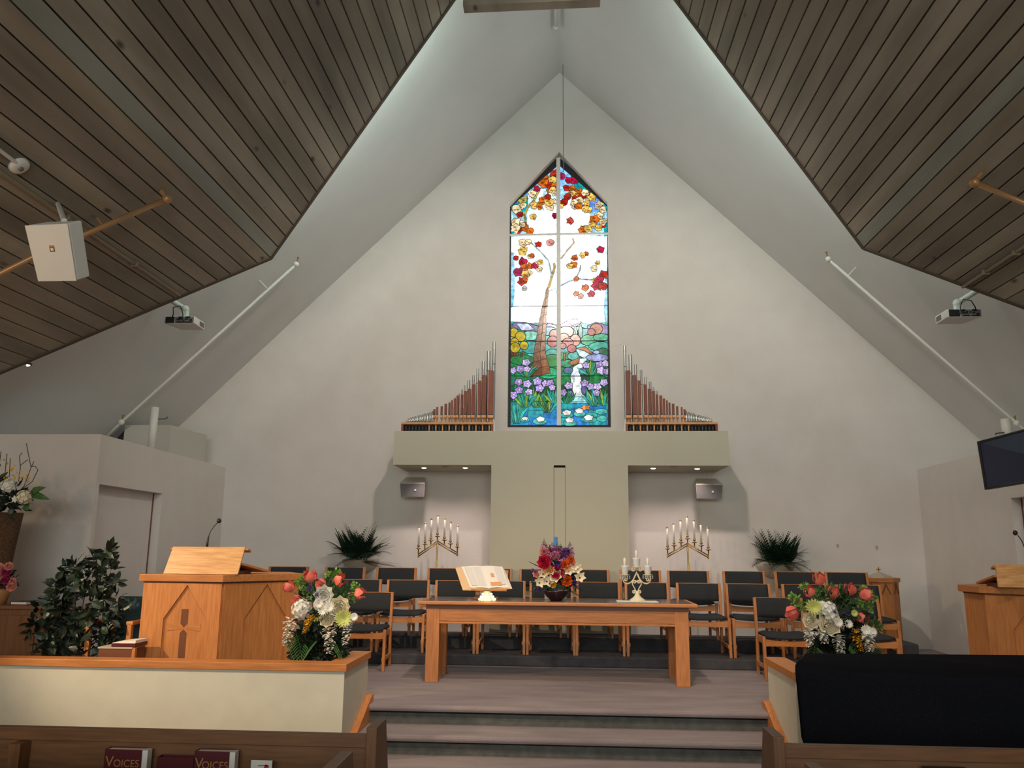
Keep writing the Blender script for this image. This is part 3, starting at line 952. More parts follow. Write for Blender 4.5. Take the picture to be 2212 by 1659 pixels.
ORD = ['first', 'second', 'third', 'fourth', 'fifth', 'sixth', 'seventh', 'eighth', 'ninth', 'tenth', 'eleventh', 'twelfth']
rows_ = [
    ('back', T2, 10.02, [(585, 666), (705, 790), (816, 900), (927, 1010), (1022, 1104), (1125, 1208), (1229, 1313), (1340, 1424), (1441, 1529), (1560, 1649), (1670, 1763), (1777, 1873)]),
    ('middle', T1, 9.44, [(636, 724), (737, 826), (840, 929), (944, 1033), (1045, 1134), (1147, 1235), (1247, 1336), (1350, 1441), (1459, 1553), (1564, 1660), (1684, 1782), (1800, 1897)]),
    ('front', PZ, 8.66, [(754, 851), (1622, 1733), (1788, 1894)]),
]
proto = make_chair()
first = True
for rn, z, y, spans in rows_:
    for i, (a, b) in enumerate(spans):
        o = proto if first else copy_tree(proto)
        first = False
        p = at((a + b) / 2, 1240, Y=y + .49)
        yy = y
        if rn == 'front':
            yy = y + (.12 if i == 0 else .0)
            p = at((a + b) / 2, 1290, Y=yy + .49)
        o.location = (p.x, yy, z)
        o.rotation_euler = (0, 0, R(-.5 * p.x))
        if rn == 'front':
            lab = ['oak chair with charcoal pads standing alone in front, behind the left flowers and low wall', 'oak chair with charcoal pads in front of the rows, right of the long table',
                   'oak chair with charcoal pads in front, half hidden behind the right flower arrangement'][i]
        else:
            lab = 'oak chair with charcoal pads in the %s choir row, %s from the left' % (rn, ORD[i])
        tag(o, lab, 'chair', 'choir chairs in rows')

# ------------------------------------------------------------------ communion table and what stands on it
fl, fr = at(919, 1473, Z=PZ), at(1490, 1484, Z=PZ)
TY0, TY1, TZ = fl.y - .07, fl.y + .66, 1.056
tl, tr_ = at(901, 1298, Y=TY0).x, at(1508, 1307, Y=TY0).x
tx = (tl + tr_) / 2
tab = thing('communion_table', 'long oak communion table with thick square legs on the platform', 'table', (tx, (TY0 + TY1) / 2, PZ))
vs = MB().box(tl, tr_, TY0, TY1, TZ - .036, TZ - .002)
obj('table_top', vs, 'oak_x', tab, bevel=.008)
obj('stone_inset', MB().box(tl + .045, tr_ - .045, TY0 + .03, TY1 - .03, TZ - .01, TZ + .001), 'marble', tab, label='polished brown marble inset in the table top')
lx0, lx1 = tl + .085, tr_ - .085
obj('cove', MB().box(lx0 - .005, lx1 + .005, TY0 + .055, TY1 - .055, TZ - .075, TZ - .036), 'dark_inlay', tab)
LW = .128
for x in (lx0, lx1 - LW):
    for y in (TY0 + .06, TY1 - .06 - LW * .75):
        obj('leg', MB().box(x, x + LW, y, y + LW * .75, PZ, TZ - .075), 'oak_z', tab, bevel=.003)
for y in (TY0 + .068, TY1 - .09):
    obj('apron', MB().box(lx0 + LW, lx1 - LW, y, y + .022, TZ - .19, TZ - .075), 'oak_x', tab)
    obj('apron_bead', MB().box(lx0 + LW, lx1 - LW, y - .004, y + .026, TZ - .215, TZ - .196), 'oak_x', tab, bevel=.003)
for x in (lx0 + .03, lx1 - .055):
    obj('side_apron', MB().box(x, x + .025, TY0 + .15, TY1 - .15, TZ - .19, TZ - .075), 'oak_y', tab)

# open bible on a stand
BY = TY0 + .30
def bp(cx, cy, dy=0):
    return at(980 + cx / 15.08, 1200 + cy / 15.08, Y=BY + dy)
bc = bp(1050, 1450)
st = thing('bible_stand', 'low wooden book stand holding the open bible on the table', 'book stand', (bc.x, BY, TZ))
a, b = bp(590, 1080), bp(1740, 1130)
obj('ledge', MB().box(a.x, b.x, BY - .06, BY - .02, b.z - .006, a.z), 'oak_x', st, bevel=.003)
obj('rest', MB().prism([(a.x, BY - .03, b.z), (b.x, BY - .03, b.z), (b.x, BY + .17, b.z + .19), (a.x, BY + .17, b.z + .19)], (0, .012, -.012)), 'oak_x', st)
q = bp(790, 1200)
obj('post', MB().box(q.x - .018, q.x + .018, BY + .01, BY + .05, TZ + .012, b.z + .04), 'oak_z', st)
obj('foot', MB().box(q.x - .05, q.x + .20, BY - .03, BY + .12, TZ + .001, TZ + .022), 'dark_inlay', st, bevel=.003)
obj('hinge', MB().box(q.x - .03, q.x + .05, BY - .005, BY + .03, TZ + .022, TZ + .045), 'dark_metal', st)
bk = thing('open_bible', 'large open bible with cream pages lying on the wooden book stand', 'book', (bc.x, BY, bp(1100, 1080).z))
# the book: a sloping slab, pages bulging either side of the gutter; built on an inclined frame
g0, g1 = bp(1140, 1075, -.05), bp(900, 340, .17)
e = (g1 - g0)
e.x = 0
def page(p_in0, p_out0, p_out1, p_in1, name, mt, hgt, lift=.0):
    mb = MB()
    n = 10
    vs, fs = [], []
    for k in range(n + 1):
        u = k / n
        arch = hgt * (math.sin(PI * min(1, u * 1.15) ** .7)) if u < .87 else hgt * .25
        for A_, B_ in ((p_in0, p_out0), (p_in1, p_out1)):
            p = A_.lerp(B_, u)
            vs.append(p + Vector((0, -.35, .9)) * (arch + lift))
    for k in range(n):
        fs.append((2 * k, 2 * k + 2, 2 * k + 3, 2 * k + 1))
    return mb.add(vs, fs)
G0, G1 = bp(1140, 1075, -.05), bp(905, 352, .16)
L0, L1 = bp(540, 1050, -.05), bp(250, 365, .16)
R0, R1 = bp(1800, 1050, -.05), bp(1580, 365, .16)
CL0, CL1 = bp(300, 1135, -.05), bp(55, 405, .16)
CR0, CR1 = bp(1910, 1085, -.05), bp(1660, 470, .16)
dn = Vector((0, .012, -.03))
obj('cover', MB().add([G0 + dn, CL0 + dn * .3, CL1 + dn * .3, G1 + dn, CR0 + dn * .3, CR1 + dn * .3], [(0, 3, 2, 1), (0, 4, 5, 3)]), 'leather', bk)
obj('fore_edge', MB().add([L0, L1, CL1, CL0], [(0, 1, 2, 3)]), 'page_edge', bk, label='gilt fore-edge of the page block')
obj('fore_edge', MB().add([R0, CR0, CR1, R1], [(0, 1, 2, 3)]), 'paper', bk)
obj('tail_edge', MB().add([G0, L0, CL0, G0 + dn], [(0, 1, 2, 3)]).add([G0, G0 + dn, CR0, R0], [(0, 1, 2, 3)]), 'page_edge', bk)
obj('left_page', page(G0, L0, L1, G1, '', None, .008), 'paper', bk, smooth=True)
obj('right_page', page(G0, R0, R1, G1, '', None, .008), 'paper', bk, smooth=True)
def quadon(A0, B0, B1, A1, u0, u1, v0, v1, h):
    def P(u, v):
        return A0.lerp(B0, u).lerp(A1.lerp(B1, u), v) + Vector((0, -.35, .9)) * h
    return MB().add([P(u0, v0), P(u1, v0), P(u1, v1), P(u0, v1)], [(0, 1, 2, 3)])
for u0, u1 in ((.12, .46), (.54, .86)):
    obj('text_column', quadon(G0, L0, L1, G1, u0, u1, .08, .94, .0105), 'page_text', bk)
obj('text_column', quadon(G0, R0, R1, G1, .60, .90, .12, .93, .0105), 'page_text', bk)
obj('page_picture', quadon(G0, R0, R1, G1, .16, .70, .08, .24, .0112), 'organ_block', bk, label='brown printed picture low on the page')
obj('page_picture', quadon(G0, R0, R1, G1, .30, .46, .46, .64, .0112), 'organ_block', bk, label='small brown printed picture mid-page')

# lit glass ornament
q = at(1052, 1299, Y=TY0 + .12)
orn = thing('lit_ornament', 'small glowing tiered glass ornament in front of the bible', 'ornament', (q.x, TY0 + .12, TZ))
obj('glass_body', MB().lathe([(.075, 0), (.078, .012), (.056, .022), (.062, .034), (.046, .046), (.050, .058), (.034, .07), (.036, .084), (.02, .094), (.001, .096)], (q.x, TY0 + .12, TZ + .001), 18), 'cream_iron', orn, smooth=True)
for ring, rr, zz, k in ((0, .076, .014, 11), (1, .060, .038, 9), (2, .047, .062, 6)):
    for i in range(k):
        w = 2 * PI * i / k + ring * .3
        obj('bulb', MB().ball((q.x + rr * math.cos(w), TY0 + .12 + rr * math.sin(w), TZ + zz), .0115, 8), 'fairy_glow', orn, smooth=True)
mb = MB()
for i in range(9):
    w = i * .7
    mb.leaf((q.x, TY0 + .12, TZ + .09), (math.cos(w), math.sin(w), .25), (0, 0, 1), .045, .018)
obj('sprig', mb, 'leaf_mid', orn)
light('ornament_light', 'POINT', (q.x, TY0 - .02, TZ + .05), .35, (1, .8, .45), shadow_soft_size=.05)

# cream scrolled candelabrum with three stub candles
SY = TY0 + .20
def cp(cx, cy, dy=0):
    return at(1330 + cx / 13.82, 1190 + cy / 13.82, Y=SY + dy)
def curve(pts, k=6):
    """smooth path through the points"""
    P = [pts[0]] + list(pts) + [pts[-1]]
    out = []
    for i in range(1, len(P) - 2):
        a, b, c, d = P[i - 1], P[i], P[i + 1], P[i + 2]
        for j in range(k):
            t = j / k
            out.append(tuple(.5 * ((2 * b[m]) + (c[m] - a[m]) * t + (2 * a[m] - 5 * b[m] + 4 * c[m] - d[m]) * t * t + (3 * b[m] - a[m] - 3 * c[m] + d[m]) * t ** 3) for m in range(2)))
    out.append(tuple(pts[-1]))
    return out
base = cp(650, 1570)
cz = TZ + .001 - base.z
cab = thing('scroll_candelabrum', 'cream scrolled iron candelabrum for three candles on the table', 'candelabrum', (base.x, SY, TZ))
def wire(pts, r=.0058):
    return MB().tube([cp(x, y) + Vector((0, 0, cz)) for x, y in curve(pts)], r, 6)
def spiral(cx, cy, r0, sgn, start, turns=1.3):
    return [(cx + sgn * r0 * (1 - .62 * k / 14) * math.cos(start + 2 * PI * turns * k / 14), cy + r0 * (1 - .62 * k / 14) * math.sin(start + 2 * PI * turns * k / 14)) for k in range(15)]
obj('foot', MB().lathe([(.078, 0), (.078, .008), (.066, .018), (.035, .04), (.022, .062), (.014, .085), (.006, .095)], (base.x, SY, TZ + .001), 20), 'cream_iron', cab, smooth=True)
obj('heart_wire', wire([(640, 1340), (560, 1180), (500, 1060), (520, 960), (600, 790), (625, 700), (650, 790), (730, 960), (765, 1060), (700, 1190), (640, 1340)]), 'cream_iron', cab, smooth=True)
for sg, x0 in ((-1, 620), (1, 640)):
    obj('arm', wire([(x0 + sg * 20, 760), (x0 + sg * 90, 920), (x0 + sg * 180, 1020), (x0 + sg * 280, 1055), (x0 + sg * 370, 1010), (x0 + sg * 410, 910), (x0 + sg * 370, 850)]), 'cream_iron', cab, smooth=True)
    obj('scroll', wire(spiral(x0 + sg * 320, 925, 52, sg, 0)), 'cream_iron', cab, smooth=True)
    obj('scroll', wire(spiral(x0 + sg * 48, 1000, 50, sg, PI)), 'cream_iron', cab, smooth=True)
    obj('scroll', wire(spiral(x0 + sg * 70, 1300, 52, sg, PI)), 'cream_iron', cab, smooth=True)
    obj('scroll', wire(spiral(x0 + sg * 85, 640, 52, sg, PI)), 'cream_iron', cab, smooth=True)
for cx, cy, nm in ((275, 790, 'left arm'), (620, 560, 'centre'), (960, 790, 'right arm')):
    p = cp(cx, cy) + Vector((0, 0, cz))
    obj('drip_pan', MB().lathe([(.001, -.03), (.012, -.03), (.012, -.006), (.045, 0), (.046, .005), (.001, .005)], p, 16), 'cream_iron', cab, smooth=True)
    obj('glass_cup', MB().lathe([(.001, .006), (.026, .006), (.034, .03), (.037, .078), (.040, .09), (.037, .09), (.001, .07)], p, 16), 'glass_clear', cab, smooth=True)
    for k in range(6):
        w = 2 * PI * k / 6
        obj('crystal_drop', MB().ball((p.x + .046 * math.cos(w), p.y + .046 * math.sin(w), p.z - .012), .006, 6).ball((p.x + .046 * math.cos(w), p.y + .046 * math.sin(w), p.z - .03), .006, 6), 'glass_clear', cab)
    tag(obj('stub_candle', MB().lathe([(.001, .07), (.014, .07), (.012, .16), (.002, .163)], p, 12).tube([p + Vector((0, 0, .16)), p + Vector((.002, 0, .172))], .0012, 5), 'candle_wax', smooth=True),
        'short white candle in the %s cup of the cream candelabrum' % nm, 'candle', 'stub candles on the table')
q = at(1376, 1300, Y=SY)
tag(obj('glass_tray', MB().box(at(1332, 1300, Y=SY).x, at(1421, 1300, Y=SY).x, SY - .085, SY + .12, TZ + .0012, TZ + .009), 'white_paint', bevel=.003), 'thin pale tray under the cream candelabrum', 'tray')
for o in bpy.data.objects:      # the candelabrum stands on the tray
    if o == cab or (o.parent is None and o.name.startswith('stub_candle')):
        o.location.z += .009

# ------------------------------------------------------------------ organ pipes on the screen
OC = 1102      # drawing centre (2.836 units per pixel, origin 820,720)
def organ(sgn, nm):
    OY = TF + .30
    def op(cx, cy, dy=0):
        x = cx if sgn < 0 else 2 * OC - cx
        return at(820 + x / 2.836, 720 + cy / 2.836, Y=OY + dy)
    z0 = bz1
    a, b = op(137, 560), op(698, 560)
    x0, x1 = min(a.x, b.x), max(a.x, b.x)
    zc = op(400, 548).z
    t = thing('organ_pipe_rank', 'wooden and metal organ pipes on top of the sage screen, %s of the window' % nm, 'organ pipes', ((x0 + x1) / 2, OY, z0), 'organ pipe ranks')
    obj('wind_chest', MB().box(x0, x1, OY - .06, OY + .24, zc - .028, zc), 'organ_block', t, bevel=.004)
    obj('chest_base', MB().box(x0 + .03, x1 - .03, OY + .10, OY + .22, z0, zc - .028), 'black_plastic', t)
    for x in (x0 + .015, x1 - .015):
        obj('chest_end', MB().box(x - .015, x + .015, OY - .05, OY + .23, z0, zc - .028), 'organ_wood', t)
    k = 0
    x = x0 + .06
    while x < x1 - .05:
        obj('foot_pipe', MB().tube([(x, OY - .02, z0), (x, OY - .02, zc - .028)], [.008, .013], 8), 'organ_block' if k % 2 and (x - x0 if sgn < 0 else x1 - x) > .35 else 'dark_metal', t, smooth=True)
        x += .045
        k += 1
    wood = [(662, 698, 228), (626, 655, 258), (598, 622, 290), (563, 587, 315), (538, 560, 340), (515, 535, 356), (494, 512, 375), (470, 487, 383), (452, 468, 400), (437, 450, 413), (420, 434, 425), (397, 414, 433), (372, 387, 447), (347, 360, 453), (328, 342, 465)]
    for i, (u0, u1, top) in enumerate(wood):
        p0, p1 = op(u0, 525), op(u1, top)
        xa, xb = min(p0.x, p1.x), max(p0.x, p1.x)
        d = (xb - xa) * 1.1
        dy = .0 if i % 2 else .02
        zb = op(400, 522).z
        zm = op(400, 497).z
        pipe = obj('wooden_pipe', MB().box(xa, xb, OY - .03 + dy, OY - .03 + dy + d, zm, p1.z), 'organ_wood', t, bevel=.002)
        obj('mouth_block', MB().prism([(xa - .002, OY - .035 + dy, zb), (xa - .002, OY - .045 + dy, zb + .01), (xa - .002, OY - .036 + dy, zm - .012), (xa - .002, OY - .03 + dy + d, zm - .012), (xa - .002, OY - .03 + dy + d, zb)], (xb - xa + .004, 0, 0)), 'organ_block', pipe)
        obj('mouth_slot', MB().box(xa + .002, xb - .002, OY - .026 + dy, OY - .03 + dy + d, zm - .012, zm), 'black_plastic', pipe)
        obj('pipe_toe', MB().tube([((xa + xb) / 2, OY + dy, zc), ((xa + xb) / 2, OY + dy, zb)], [.008, .012], 8), 'organ_block', pipe)
    metal = [(685, 712, 53), (650, 680, 110), (620, 645, 170), (588, 610, 215), (562, 583, 258), (533, 555, 288), (515, 531, 320), (495, 511, 345), (477, 491, 370), (457, 468, 390), (440, 450, 405), (424, 433, 418)]
    for i, (u0, u1, top) in enumerate(metal):
        if sgn > 0:
            top += 22 if i < 3 else 10
        p0, p1 = op(u0, 540, .13), op(u1, top, .13)
        xc, r = (p0.x + p1.x) / 2, abs(p1.x - p0.x) / 2
        mb = MB().tube([(xc, OY + .13, zc), (xc, OY + .13, zc + .05), (xc, OY + .13, p1.z - .02)], [r * .3, r, r], 14, caps=False)
        mb.tube([(xc, OY + .13, p1.z - .02), (xc, OY + .13, p1.z)], r, 14, caps=False)
        mb.tube([(xc, OY + .13, p1.z), (xc, OY + .13, p1.z - .25)], r * .88, 14, caps=False)
        pipe = obj('metal_pipe', mb, 'steel', t, smooth=True)
        obj('tuning_sleeve', MB().tube([(xc, OY + .13, p1.z - (p1.z - zc) * .28), (xc, OY + .13, p1.z - (p1.z - zc) * .28 + .012)], r * 1.05, 14, caps=False), 'grey_plastic', pipe, smooth=True)
    for i in range(22):
        u = 165 + i * 7.6
        top = 532 - i * 2.2 - (8 if i % 2 else 0)
        dy = .0 if i % 2 else .10
        p1 = op(u, top, dy)
        obj('small_metal_pipe', MB().tube([(p1.x, OY + dy, zc), (p1.x, OY + dy, zc + .025), (p1.x, OY + dy, p1.z)], [.004, .011, .011], 8), 'steel', t, smooth=True)
    p = op(700, 575)
    obj('chest_bracket', MB().prism([(p.x - .03, OY - .02, z0), (p.x + .03, OY - .02, z0), (p.x, OY - .02, zc + .06)], (0, .05, 0)), 'white_paint', t)
    q0, q1 = op(703, 45, .13), op(870 if sgn < 0 else 830, 110 if sgn < 0 else 95, .2)
    obj('stay_wire', MB().tube([op(703, 60, .13), Vector((q1.x, WALL + .02, q1.z + .1))], .0012, 4), 'white_paint', t)
organ(-1, 'left')
organ(1, 'right')

# ------------------------------------------------------------------ grey wall loudspeakers under the arms of the screen
for nm, x0, x1, y0, y1, yt in (('left', 862, 918, 1043, 1074, 1031), ('right', 1504, 1562, 1046, 1078, 1034)):
    Y = WALL - .38
    a, b = at(x0, y1, Y=Y), at(x1, y0, Y=Y)
    c = at(x0, yt, Y=Y + .05)
    t = thing('mounted_speaker', 'grey loudspeaker tilted down from the wall under the %s arm of the screen' % nm, 'loudspeaker', ((a.x + b.x) / 2, Y, a.z), 'grey wall loudspeakers')
    mb = MB().hexa([(a.x + .015, Y + .05, a.z), (b.x - .015, Y + .05, a.z), (b.x - .05, Y + .27, a.z + .03), (a.x + .05, Y + .27, a.z + .03),
                    (a.x, Y, b.z), (b.x, Y, b.z), (b.x - .04, Y + .25, b.z + .10), (a.x + .04, Y + .25, b.z + .10)])
    obj('cabinet', mb, 'box_cream', t, bevel=.01)
    n_ = Vector((0, -(b.z - a.z), -.05)).normalized() * .006
    obj('grille', MB().prism([(a.x + .02, Y + .047, a.z + .012), (b.x - .02, Y + .047, a.z + .012), (b.x - .008, Y + .003, b.z - .012), (a.x + .008, Y + .003, b.z - .012)], n_), 'grey_box', t)
    bxm = a.x + (b.x - a.x) * .62
    zz = (a.z + b.z) / 2
    obj('maker_badge', MB().box(bxm - .012, bxm + .012, Y + .012, Y + .02, zz - .012, zz + .012), 'white_plastic', t)
    obj('bracket', MB().box((a.x + b.x) / 2 - .02, (a.x + b.x) / 2 + .02, Y + .2, WALL, b.z - .06, b.z - .02), 'dark_metal', t)
    xc = a.x + .12 if nm == 'left' else b.x - .12
    obj('cable', MB().tube([(xc, Y + .15, b.z + .04), (xc - .03, Y + .22, b.z + .10), (xc - .01, Y + .2, bz0)], .004, 6), 'white_paint', t)

# ------------------------------------------------------------------ brass seven-branch candelabra
def candelabrum(nm, cx, S, yb):
    """cx: pixel column of the pole, S: pixel rows"""
    Y = 10.95
    heads, tops = S
    t = thing('brass_candelabrum', 'tall brass seven-branch candelabrum standing behind the chairs, %s of the sage screen' % nm, 'candelabrum', (at(cx, 1200, Y=Y).x, Y, PZ), 'brass candelabra')
    hub = at(heads[3][0], heads[3][1] + 10, Y=Y)
    obj('pole', MB().tube([(hub.x, Y, PZ + .02), (hub.x, Y, hub.z)], .012, 10), 'brass', t, smooth=True)
    obj('base', MB().lathe([(.001, .03), (.03, .028), (.05, .018), (.14, .012), (.15, .001), (.001, .001)], (hub.x, Y, PZ), 20), 'brass', t, smooth=True)
    for sg, k in ((-1, 0), (1, 6)):
        e = at(heads[k][0], heads[k][1] + 14, Y=Y)
        for off in (0, -.028):
            obj('arm', MB().tube([(hub.x, Y, hub.z - .01 + off), (e.x, Y, e.z + off)], .0075, 8), 'brass', t, smooth=True)
        obj('arm_end', MB().tube([(e.x, Y, e.z + .012), (e.x, Y, e.z - .045)], .01, 8), 'brass', t)
    for k in range(7):
        p = at(*heads[k], Y=Y)
        u = abs(k - 3) / 3
        e = at(heads[0 if k < 3 else 6][0], heads[0 if k < 3 else 6][1] + 14, Y=Y)
        zb = hub.z + (e.z - hub.z) * u
        prof = [(.008, zb - p.z), (.008, -.022), (.034, -.012), (.036, -.006), (.012, -.004), (.010, .006), (.018, .016), (.020, .03), (.015, .03), (.012, .012)]
        cup = obj('candle_cup', MB().lathe(prof, p, 12), 'brass', t, smooth=True)
        tp = at(*tops[k], Y=Y)
        c = thing('taper_candle', 'white taper candle with brass cap, %s from the left on the %s brass candelabrum' % (ORD[k], nm), 'candle', (p.x, Y, p.z + .012), 'tapers on the brass candelabra')
        obj('candle', MB().lathe([(.001, .0), (.0125, .0), (.0125, tp.z - p.z - .012), (.001, tp.z - p.z - .010)], (p.x, Y, p.z + .012), 12), 'candle_wax', c, smooth=True)
        obj('follower', MB().lathe([(.014, -.006), (.016, -.002), (.008, .012), (.003, .02), (.001, .02)], (p.x, Y, tp.z), 10), 'brass', c, smooth=True)
hL = [(904, 1183), (918, 1174), (931, 1166), (945, 1157), (960, 1165), (973, 1173), (988, 1180)]
tL = [(905, 1139), (919, 1131), (932, 1122), (946, 1114), (961, 1121), (975, 1129), (989, 1137)]
candelabrum('left', 945, (hL, tL), 0)
hR = [(1442, 1184), (1456, 1177), (1471, 1170), (1485, 1162), (1500, 1170), (1515, 1177), (1530, 1186)]
tR = [(1441, 1140), (1454, 1132), (1469, 1125), (1484, 1117), (1500, 1125), (1513, 1133), (1529, 1141)]
candelabrum('right', 1487, (hR, tR), 0)

# tall blue candle behind the flowers
CYD = TY0 + .50
q = at(1200, 1160, Y=CYD)
pc = thing('tall_blue_candle', 'tall blue candle rising behind the flowers on the table', 'candle', (q.x, CYD, TZ))
obj('candle', MB().lathe([(.001, .06), (.021, .06), (.021, q.z - TZ), (.001, q.z - TZ - .004)], (q.x, CYD, TZ), 14), 'blue_wax', pc, smooth=True)
obj('base', MB().box(q.x - .11, q.x + .11, CYD - .06, CYD + .06, TZ + .0012, TZ + .06), 'white_paint', pc, bevel=.004, label='white block base')

# ------------------------------------------------------------------ lecterns
def lectern(name, label, pts, zc, desk, cat='lectern', mic=None, cross=True):
    """pts: body outline (front-left, corner, back ...) ; panels on the first two faces"""
    cx = sum(p[0] for p in pts) / len(pts)
    cy = sum(p[1] for p in pts) / len(pts)
    t = thing(name, label, cat, (cx, cy, PZ))
    cw = .045
    def scale(k):
        out = []
        for x, y in pts:
            d = Vector((x - cx, y - cy))
            d = d * (1 + k / d.length)
            out.append((cx + d.x, cy + d.y))
        return out
    obj('top_slab', MB().prism([(x, y, zc - .058) for x, y in scale(.0)], (0, 0, .058)), 'oak_x', t, bevel=.004)
    obj('shadow_mould', MB().prism([(x, y, zc - .072) for x, y in scale(-.038)], (0, 0, .014)), 'dark_inlay', t)
    body = scale(-.045)
    n = len(body)
    obj('body', MB().prism([(x, y, PZ) for x, y in body], (0, 0, zc - .072 - PZ)), 'oak_z', t)
    for k, inlay in ((0, cross), (1, False)):
        a, b = Vector((*body[k], 0)), Vector((*body[k + 1], 0))
        d = (b - a)
        L = d.length
        d /= L
        nn = Vector((d.y, -d.x, 0))
        if nn.y > 0:
            nn = -nn
        H = zc - .072 - PZ
        w = L * .27
        m_ = L * .56 if k == 0 else L * .56
        def P(u, v, h):
            return a + d * u + nn * h + Vector((0, 0, PZ + v))
        sh = [(m_ - w, .03), (m_ - w, H * .72), (m_, H - .012), (m_ + w, H * .72), (m_ + w, .03)]
        # raised stiles around a pointed panel: left, right spandrels
        obj('stile', MB().prism([P(u, v, 0) for u, v in [(0.004, 0), (m_ - w, 0), (m_ - w, H * .70), (m_, H - .012), (m_, H), (0.004, H)]], nn * .016), 'oak_z', t)
        obj('stile', MB().prism([P(u, v, 0) for u, v in [(L - .004, 0), (L - .004, H), (m_, H), (m_, H - .012), (m_ + w, H * .70), (m_ + w, 0)]], nn * .016), 'oak_z', t)
        if inlay:
            cxm = m_ - .01
            zz = H * .66
            for nmk, sh in (('cross_top', [(-.028, 0), (0, -.03), (.028, 0), (.028, .115), (-.028, .115)]), ('cross_stem', [(-.028, -.075), (0, -.045), (.028, -.075), (.028, -.62), (-.028, -.62)]),
                            ('cross_left_arm', [(-.018, -.03), (-.14, .0), (-.14, -.012), (-.14, -.06), (-.02, -.045)]), ('cross_right_arm', [(.018, -.03), (.14, .0), (.14, -.06), (.02, -.045)])):
                dark = 'arm' not in nmk
                obj('inlaid_' + nmk, MB().prism([P(cxm + u, zz + v, 0) for u, v in sh], nn * .003), 'dark_inlay' if dark else 'oak_x', t)
    (x0, y0), (x1, y1), dz = desk
    dk = obj('desk_front', MB().prism([(x0, y0, zc + .002), (x1, y1, zc + .002), (x1 + .02, y1 + .075, zc + dz), (x0 + .03, y0 + .075, zc + dz)], (0, .02, 0)), 'pale_oak_x', t, bevel=.003)
    ex = Vector((x1 - x0, y1 - y0, 0)).normalized()
    bk_ = Vector((-ex.y, ex.x, 0))
    A_, B_ = Vector((x0 + .03, y0 + .075, zc + dz - .01)), Vector((x1 + .02, y1 + .075, zc + dz - .01))
    obj('desk_top', MB().prism([A_ - ex * .02, B_ + ex * .03, B_ + ex * .03 + bk_ * .07 + Vector((0, 0, -.02)), A_ - ex * .02 + bk_ * .07 + Vector((0, 0, -.02))], (0, 0, -.016)), 'oak_x', t)
    A_, B_ = Vector((x0, y0 + .06, zc + .10)), Vector((x1, y1 + .06, zc + .10))
    obj('book_rest', MB().prism([A_, B_ + ex * .0, B_ + bk_ * .32 + ex * .13 + Vector((0, 0, -.07)), A_ + bk_ * .32 - ex * .05 + Vector((0, 0, -.07))], (0, 0, -.018)), 'oak_x', t)
    obj('rest_support', MB().prism([(x0 + .05, y0 + .08, zc + .001), (x1 - .02, y1 + .08, zc + .001), (x1, y1 + .3, zc + .001), (x0 + .05, y0 + .3, zc + .001)], (0, 0, .03)), 'dark_inlay', t)
    if mic:
        pts_, = mic,
        m0 = pts_[0]
        mt = thing('gooseneck_microphone', 'black gooseneck microphone on the ' + ('left' if m0.x < 0 else 'right') + ' lectern', 'microphone', m0)
        obj('gooseneck', MB().tube(pts_[1:-1], .0045, 8), 'dark_metal', mt, smooth=True)
        obj('mount', MB().tube([m0, pts_[1], pts_[2]], [.012, .011, .006], 8), 'black_plastic', mt, smooth=True)
        obj('capsule', MB().ball(pts_[-1], .02, 12, sz=1.1), 'black_plastic', mt, smooth=True)
    return t
zc = at(482, 1242, Y=6.85).z
pA, pB, pC = at(301, 1242, Y=6.85), at(482, 1242, Y=6.85), at(657, 1239, Y=7.42)
body = [(pA.x, pA.y), (pB.x, pB.y), (pC.x, pC.y), (pC.x - .25, 7.80), (pA.x, 7.80)]
dA, dB = at(352, 1241, Y=6.92), at(513, 1241, Y=6.92)
mics = [at(447, 1182, Y=7.06), at(448, 1172, Y=7.06), at(451, 1158, Y=7.06), at(455, 1147, Y=7.06), at(463, 1136, Y=7.06), at(470, 1129, Y=7.06), at(473, 1125, Y=7.06)]
dz = at(430, 1181, Y=7.0).z - zc
lectern('lectern', 'large oak lectern with an inlaid cross and pointed panels, left of the steps', body, zc, ((dA.x, dA.y), (dB.x, dB.y), dz), mic=[Vector((mics[0].x, mics[0].y, zc + dz - .012))] + mics[1:])
zc2 = at(2114, 1266, Y=7.45).z
qD, qC = at(2068, 1264, Y=7.78), at(2114, 1266, Y=7.45)
bx_ = qC.x + .55
body2 = [(qD.x, qD.y), (qC.x, qC.y), (bx_, 6.95), (bx_ + .7, 6.95), (bx_ + .7, 7.95), (qD.x + .2, 7.95)]
body2 = [(qC.x, qC.y), (bx_, 6.95), (bx_ + .7, 6.95), (bx_ + .7, 7.95), (qD.x + .2, 7.95), (qD.x, qD.y)]
d0 = at(2160, 1266, Y=7.2)
mics = [at(2212, 1186, Y=7.4), at(2212, 1180, Y=7.4), at(2208, 1170, Y=7.4), at(2203, 1162, Y=7.4), at(2198, 1156, Y=7.4), at(2193, 1151, Y=7.4)]
d1 = (d0.x + .60, d0.y - .10)
dz2 = at(2160, 1219, Y=7.28).z - zc2
lectern('lectern', 'oak lectern with a sloping desk at the right edge, beside the side door', body2, zc2, ((d0.x - .01, d0.y), d1, dz2), mic=[Vector((mics[0].x + .02, 7.4, zc2 + dz2 - .012)), mics[0] + Vector((.03, 0, 0))] + mics[1:], cross=False)

